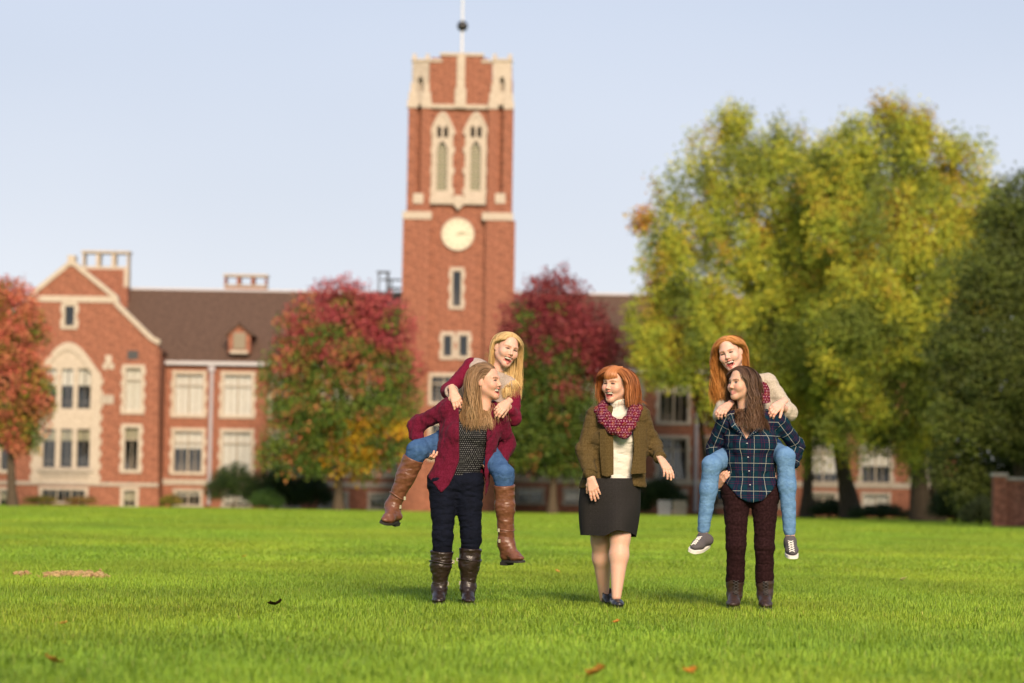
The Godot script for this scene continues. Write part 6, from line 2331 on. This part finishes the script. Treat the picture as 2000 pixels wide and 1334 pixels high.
# brown-haired woman in a plaid shirt, carrying
func plaid_carrier() -> void:
	var t := start(1465, "person with wavy brown hair in navy plaid shirt, carrying a rider on her back")
	var skin := Color(0.482, 0.284, 0.202)
	var P := {"hr": J(1438, 962), "hl": J(1494, 962), "sr": J(1416, 824), "sl": J(1519, 822), "nk": J(1462, 806, 0.0), "hc": J(1449, 749, 0.03), "er": J(1395, 874, -0.1), "wr": J(1398, 938, -0.06), "el": J(1556, 872, -0.1), "wl": J(1534, 940, -0.06),
		"kr": J(1438, 1066, 0.05), "kl": J(1493, 1068, 0.04), "ar": J(1435, 1158, -0.03), "al": J(1494, 1160, 0.0), "fw": Vector3(0, 0, 1), "ww": 0.118, "wc": 0.112, "wh": 0.11, "bust": 0.066, "calf": 0.044, "knee": 0.044, "under": -0.026, "thigh": 0.06}
	var hx := head_xf(P.hc, Vector3(-0.82, 0.0, 0.57), Vector3(-0.03, 1, 0.0), 1.02)
	body_of(t, P, skin, func(g: Geo) -> void:
		head(g, hx, {"jaw": 0.0, "smile": true, "skin": Color(0.516, 0.310, 0.224), "hair": Color(0.08, 0.04, 0.022), "eyes": "open", "gaze": 0.0, "brow": Color(0.07, 0.035, 0.02)})
		hand(g, J(1400, 950, -0.04), J(1416, 922, 0.06) - J(1400, 950, -0.04), Vector3(-0.7, -0.2, 0.5), false, [0.25, 0.4, 0.35], skin, 0.6)
		hand(g, J(1531, 952, -0.04), J(1516, 924, 0.06) - J(1531, 952, -0.04), Vector3(0.7, -0.2, 0.5), true, [0.25, 0.4, 0.35], skin, 0.6))
	# plaid shirt
	var f := field([P.hr, P.hl, P.sr, P.sl, P.nk, P.er, P.el, P.wr, P.wl], 0.18, 0.0105)
	torso(f, P, 0.008)
	f.cap(P.hr + Vector3(0, -0.05, 0), P.hl + Vector3(0, -0.05, 0), 0.122, 0.122, 0.05, 1, 0.95, P.fw)
	var hm: Vector3 = (P.hr + P.hl) / 2
	f.frame(1, hm, (P.sr + P.sl) / 2, Vector3.BACK, 0.15)
	limb(f, P.sr, P.er, P.er.lerp(P.wr, 0.36), 0.062, 0.054, 0.054, 2, 0.04)
	limb(f, P.sl, P.el, P.el.lerp(P.wl, 0.45), 0.062, 0.054, 0.056, 4, 0.04)
	f.rough(wr, 0.0076, Vector3(10, 14, 10))
	f.rough(wr, 0.0025, Vector3(28, 30, 28))
	f.rough(wr, 0.005, Vector3(15, 5, 15))
	f.crease(wr, 0.006, Vector3(7, 5, 7), Vector3(8, 1, 3))
	hem(f, [[1400, 925], [1416, 940], [1440, 970], [1464, 983], [1490, 978], [1512, 955], [1530, 925]], J(1465, 975).y, P.hr.z - 0.02)
	open_front(f, [[790, 1438, 1484], [815, 1438, 1482], [858, 1458, 1459], [870, 1459, 1459]], P.hr.z)
	f.ball(P.nk + Vector3(0, 0.02, 0.03), Vector3(0.066, 0.05, 0.09), Basis.IDENTITY, 0.01, 0, true)
	done(f, "shirt", M.plaid, t, true)
	sheet("collar", [[[1430, 806, 0.05], [1436, 826, 0.115], [1456, 857, 0.15]], [[1422, 818, 0.07], [1428, 834, 0.125], [1448, 846, 0.15]]], M.plaid, t, 0.008)
	sheet("collar", [[[1461, 857, 0.15], [1478, 832, 0.12], [1488, 808, 0.05]], [[1470, 848, 0.15], [1486, 838, 0.125], [1496, 818, 0.06]]], M.plaid, t, 0.008)
	for k in 4:
		var bt := SphereMesh.new()
		bt.radius = 0.006
		bt.height = 0.008
		put("button", bt, M.gutter, t, J(1459 + k * 2, 866 + k * 27, 0.178 - 0.012 * k) - pb)
	for q in [[P.er, P.wr, 0.36, 0.054], [P.el, P.wl, 0.45, 0.056]]:
		ring_band(t, "cuff", q[0].lerp(q[1], q[2]), (q[1] - q[0]).normalized(), q[3] - 0.006, 0.01, M.plaid)
	# trousers
	f = field([P.hr, P.hl, P.kr, P.kl, P.ar, P.al], 0.16, 0.011)
	f.cap(P.hr + Vector3(0, 0.0, 0), P.hl + Vector3(0, 0.0, 0), 0.1, 0.1, 0.05, 1, 0.95, P.fw)
	f.cap(P.hr, P.kr, 0.097, 0.066, 0.03, 2)
	f.cap(P.hl, P.kl, 0.097, 0.066, 0.03, 2)
	f.cap(P.kr, P.kr.lerp(P.ar, 0.8), 0.066, 0.064, 0.03, 2)
	f.cap(P.kl, P.kl.lerp(P.al, 0.84), 0.066, 0.064, 0.03, 2)
	f.rough(wr, 0.0045, Vector3(9, 18, 9))
	f.crease(wr, 0.0055, Vector3(4, 12, 4), Vector3(9, 4, 2))
	above(f, P.kr.lerp(P.ar, 0.8), Vector3.DOWN)
	done(f, "trousers", M.maroon_cord, t)
	for q in [[P.ar, 1434, 1431, P.kr, -0.08], [P.al, 1494, 1496, P.kl, -0.05]]:
		var heel := J(q[1], 1188, q[4])
		heel.y = 0.004
		var toe := J(q[2], 1190, q[4] + 0.25)
		toe.y = 0.004
		var top: Vector3 = q[3].lerp(q[0], 0.66)
		var s := shoe(t, "boot", q[0], heel, toe, Vector3.UP, M.brown_leather, M.rubber, {"top": top, "ra": 0.045, "rm": 0.054, "rt": 0.06, "sole": 0.022, "w": 0.046, "crease": 0.0040})
		lace(s, q[0] + Vector3(0, -0.03, 0.09), top + Vector3(0, -0.02, 0.062), Vector3.RIGHT, Vector3.BACK, 6, 0.018, M.rubber)
	hair(t, hx, {"col": Color(0.07, 0.037, 0.022), "col2": Color(0.105, 0.058, 0.034), "tip": Color(0.15, 0.075, 0.04), "tipmix": 0.5, "part": 0.012, "puff": 0.03, "wave": 0.014, "freq": 0.75, "cut": J(1470, 830).y, "cut2": J(1430, 812).y, "cut_side": -1.0, "seed": 9, "n": 4600, "ragged": 0.02, "grav": 0.32, "flow": Vector3(0.0, 0, 0.05), "most": 0.5},
		[[P.nk + Vector3(0, -0.07, -0.01), 0.11], [P.sl + Vector3(-0.03, -0.01, 0), 0.08], [P.sr + Vector3(0.03, -0.01, 0), 0.08], [P.nk, 0.06], [P.nk + Vector3(0, -0.14, 0.0), 0.14]])


# ginger rider in pale jeans and grey sneakers
func rider_in_sneakers() -> void:
	var t := start(1460, "ginger person laughing in beige sweater, pale jeans and sneakers, riding piggyback")
	pb.z -= 0.2
	t.position = pb
	var skin := Color(0.533, 0.310, 0.241)
	var P := {"hr": J(1436, 884, -0.22), "hl": J(1500, 880, -0.22), "sr": J(1420, 772, -0.18), "sl": J(1500, 748, -0.16), "nk": J(1452, 740, -0.14), "hc": J(1426, 689, -0.09), "er": J(1407, 812, -0.1), "wr": J(1420, 794, 0.02), "el": J(1541, 806, -0.12), "wl": J(1523, 792, 0.03),
		"kr": J(1390, 908, 0.1), "kl": J(1534, 892, 0.1), "ar": J(1373, 1042, 0.02), "al": J(1543, 1048, 0.04), "fw": Vector3(-0.1, -0.2, 1).normalized(), "ww": 0.1, "wc": 0.1, "wh": 0.1, "ankle": 0.034, "bust": 0.05, "calf": 0.042, "knee": 0.044}
	var hx := head_xf(P.hc, Vector3(-0.36, -0.14, 0.92), Vector3(-0.3, 0.95, 0.06), 1.0)
	body_of(t, P, skin, func(g: Geo) -> void:
		head(g, hx, {"jaw": 0.016, "skin": Color(0.585, 0.361, 0.292), "hair": Color(0.36, 0.15, 0.045), "eyes": "squint", "brow": Color(0.3, 0.14, 0.07)})
		hand(g, J(1528, 786, 0.03), J(1502, 806, 0.11) - J(1528, 786, 0.03), Vector3(0.15, 0.7, 0.8), true, [0.35, 0.65, 0.5], Color(0.62, 0.34, 0.27), 0.2, 0.06)
		hand(g, J(1424, 790, 0.03), J(1410, 800, 0.1) - J(1424, 788, 0.03), Vector3(-0.1, 0.7, 0.8), false, [0.5, 0.7, 0.5], skin, 0.5, 0.04))
	var f := field([P.hr, P.hl, P.sr, P.sl, P.nk, P.er, P.el, P.wr, P.wl], 0.18, 0.011)
	torso(f, P, 0.004)
	limb(f, P.sr, P.er, P.er.lerp(P.wr, 0.4), 0.062, 0.05, 0.044, 2, 0.04)
	limb(f, P.sl, P.el, P.el.lerp(P.wl, 0.3), 0.064, 0.054, 0.046, 4, 0.04)
	f.rough(wr, 0.0063, Vector3(12, 18, 12))
	f.crease(wr, 0.005, Vector3(8, 9, 8), Vector3(6, 6, 8))
	f.ball(P.nk + Vector3(-0.01, 0.04, 0.06), Vector3(0.07, 0.07, 0.09), Basis.IDENTITY, 0.01, 0, true)
	above(f, P.hr + Vector3(0, -0.03, 0), Vector3.DOWN)
	done(f, "sweater", M.beige, t)
	sheet("scarf", [[[1488, 745, 0.0], [1496, 748, 0.0], [1502, 760, -0.02]], [[1486, 770, 0.02], [1496, 772, 0.02], [1503, 775, 0.0]], [[1488, 788, 0.03], [1496, 788, 0.03], [1504, 786, 0.0]]], M.scarf, t, 0.01)
	f = field([P.hr, P.hl, P.kr, P.kl, P.ar, P.al], 0.16, 0.011)
	f.cap(P.hr, P.hl, 0.108, 0.108, 0.05, 1)
	f.cap(P.hr, P.kr, 0.088, 0.062, 0.03, 2)
	f.cap(P.hl, P.kl, 0.088, 0.062, 0.03, 2)
	for s in 2:
		var k: Vector3 = P.kr if s == 0 else P.kl
		var a: Vector3 = P.ar if s == 0 else P.al
		f.cap(k, k.lerp(a, 0.35), 0.062, 0.059, 0.03, 2)
		f.cap(k.lerp(a, 0.35), k.lerp(a, 0.93), 0.059, 0.043, 0.03, 2)
	f.rough(wr, 0.0024, Vector3(9, 20, 9))
	f.crease(wr, 0.003, Vector3(7, 11, 7), Vector3(1, 2, 8))
	done(f, "jeans", M.pale_denim, t)
	var white := mat(lin(0.7, 0.67, 0.62), 0.7)
	var grey := cloth(lin(0.085, 0.075, 0.08), 0.08, 0.9, 0.3, 20.0)
	var s1 := shoe(t, "sneaker", P.ar + Vector3(0, -0.03, 0.01), J(1384, 1066, -0.03), J(1349, 1080, 0.17), Vector3(0.15, 1, 0.45), grey, white, {"sole": 0.022, "w": 0.044, "ra": 0.036})
	lace(s1, J(1354, 1064, 0.17), J(1367, 1048, 0.1), Vector3(0.9, 0.1, 0.3).normalized(), Vector3(-0.2, 0.5, 0.8), 5, 0.016, white)
	var s2 := shoe(t, "sneaker", P.al + Vector3(0, -0.03, 0.01), J(1541, 1076, -0.02), J(1549, 1092, 0.19), Vector3(0, 1, 0.55), grey, white, {"sole": 0.02, "w": 0.044, "ra": 0.037})
	lace(s2, J(1547, 1078, 0.2), J(1544, 1056, 0.12), Vector3.RIGHT, Vector3(0, 0.5, 0.85), 5, 0.018, white)
	hair(t, hx, {"col": Color(0.34, 0.13, 0.035), "col2": Color(0.55, 0.26, 0.085), "tip": Color(0.5, 0.22, 0.05), "tipmix": 0.6, "part": 0.012, "tuck_side": 1.0, "puff": 0.036, "wave": 0.012, "freq": 0.5, "cut": J(1400, 775).y, "cut2": J(1480, 735).y, "cut_side": 1.0, "seed": 12, "n": 4600, "ragged": 0.025, "grav": 0.3, "most": 0.5, "flow": Vector3(0.0, 0, 0.03)},
		[[P.nk + Vector3(0.02, -0.07, -0.04), 0.115], [P.sl + Vector3(-0.02, 0, 0), 0.08], [P.sr + Vector3(0.02, 0, 0), 0.08], [P.nk, 0.06]])
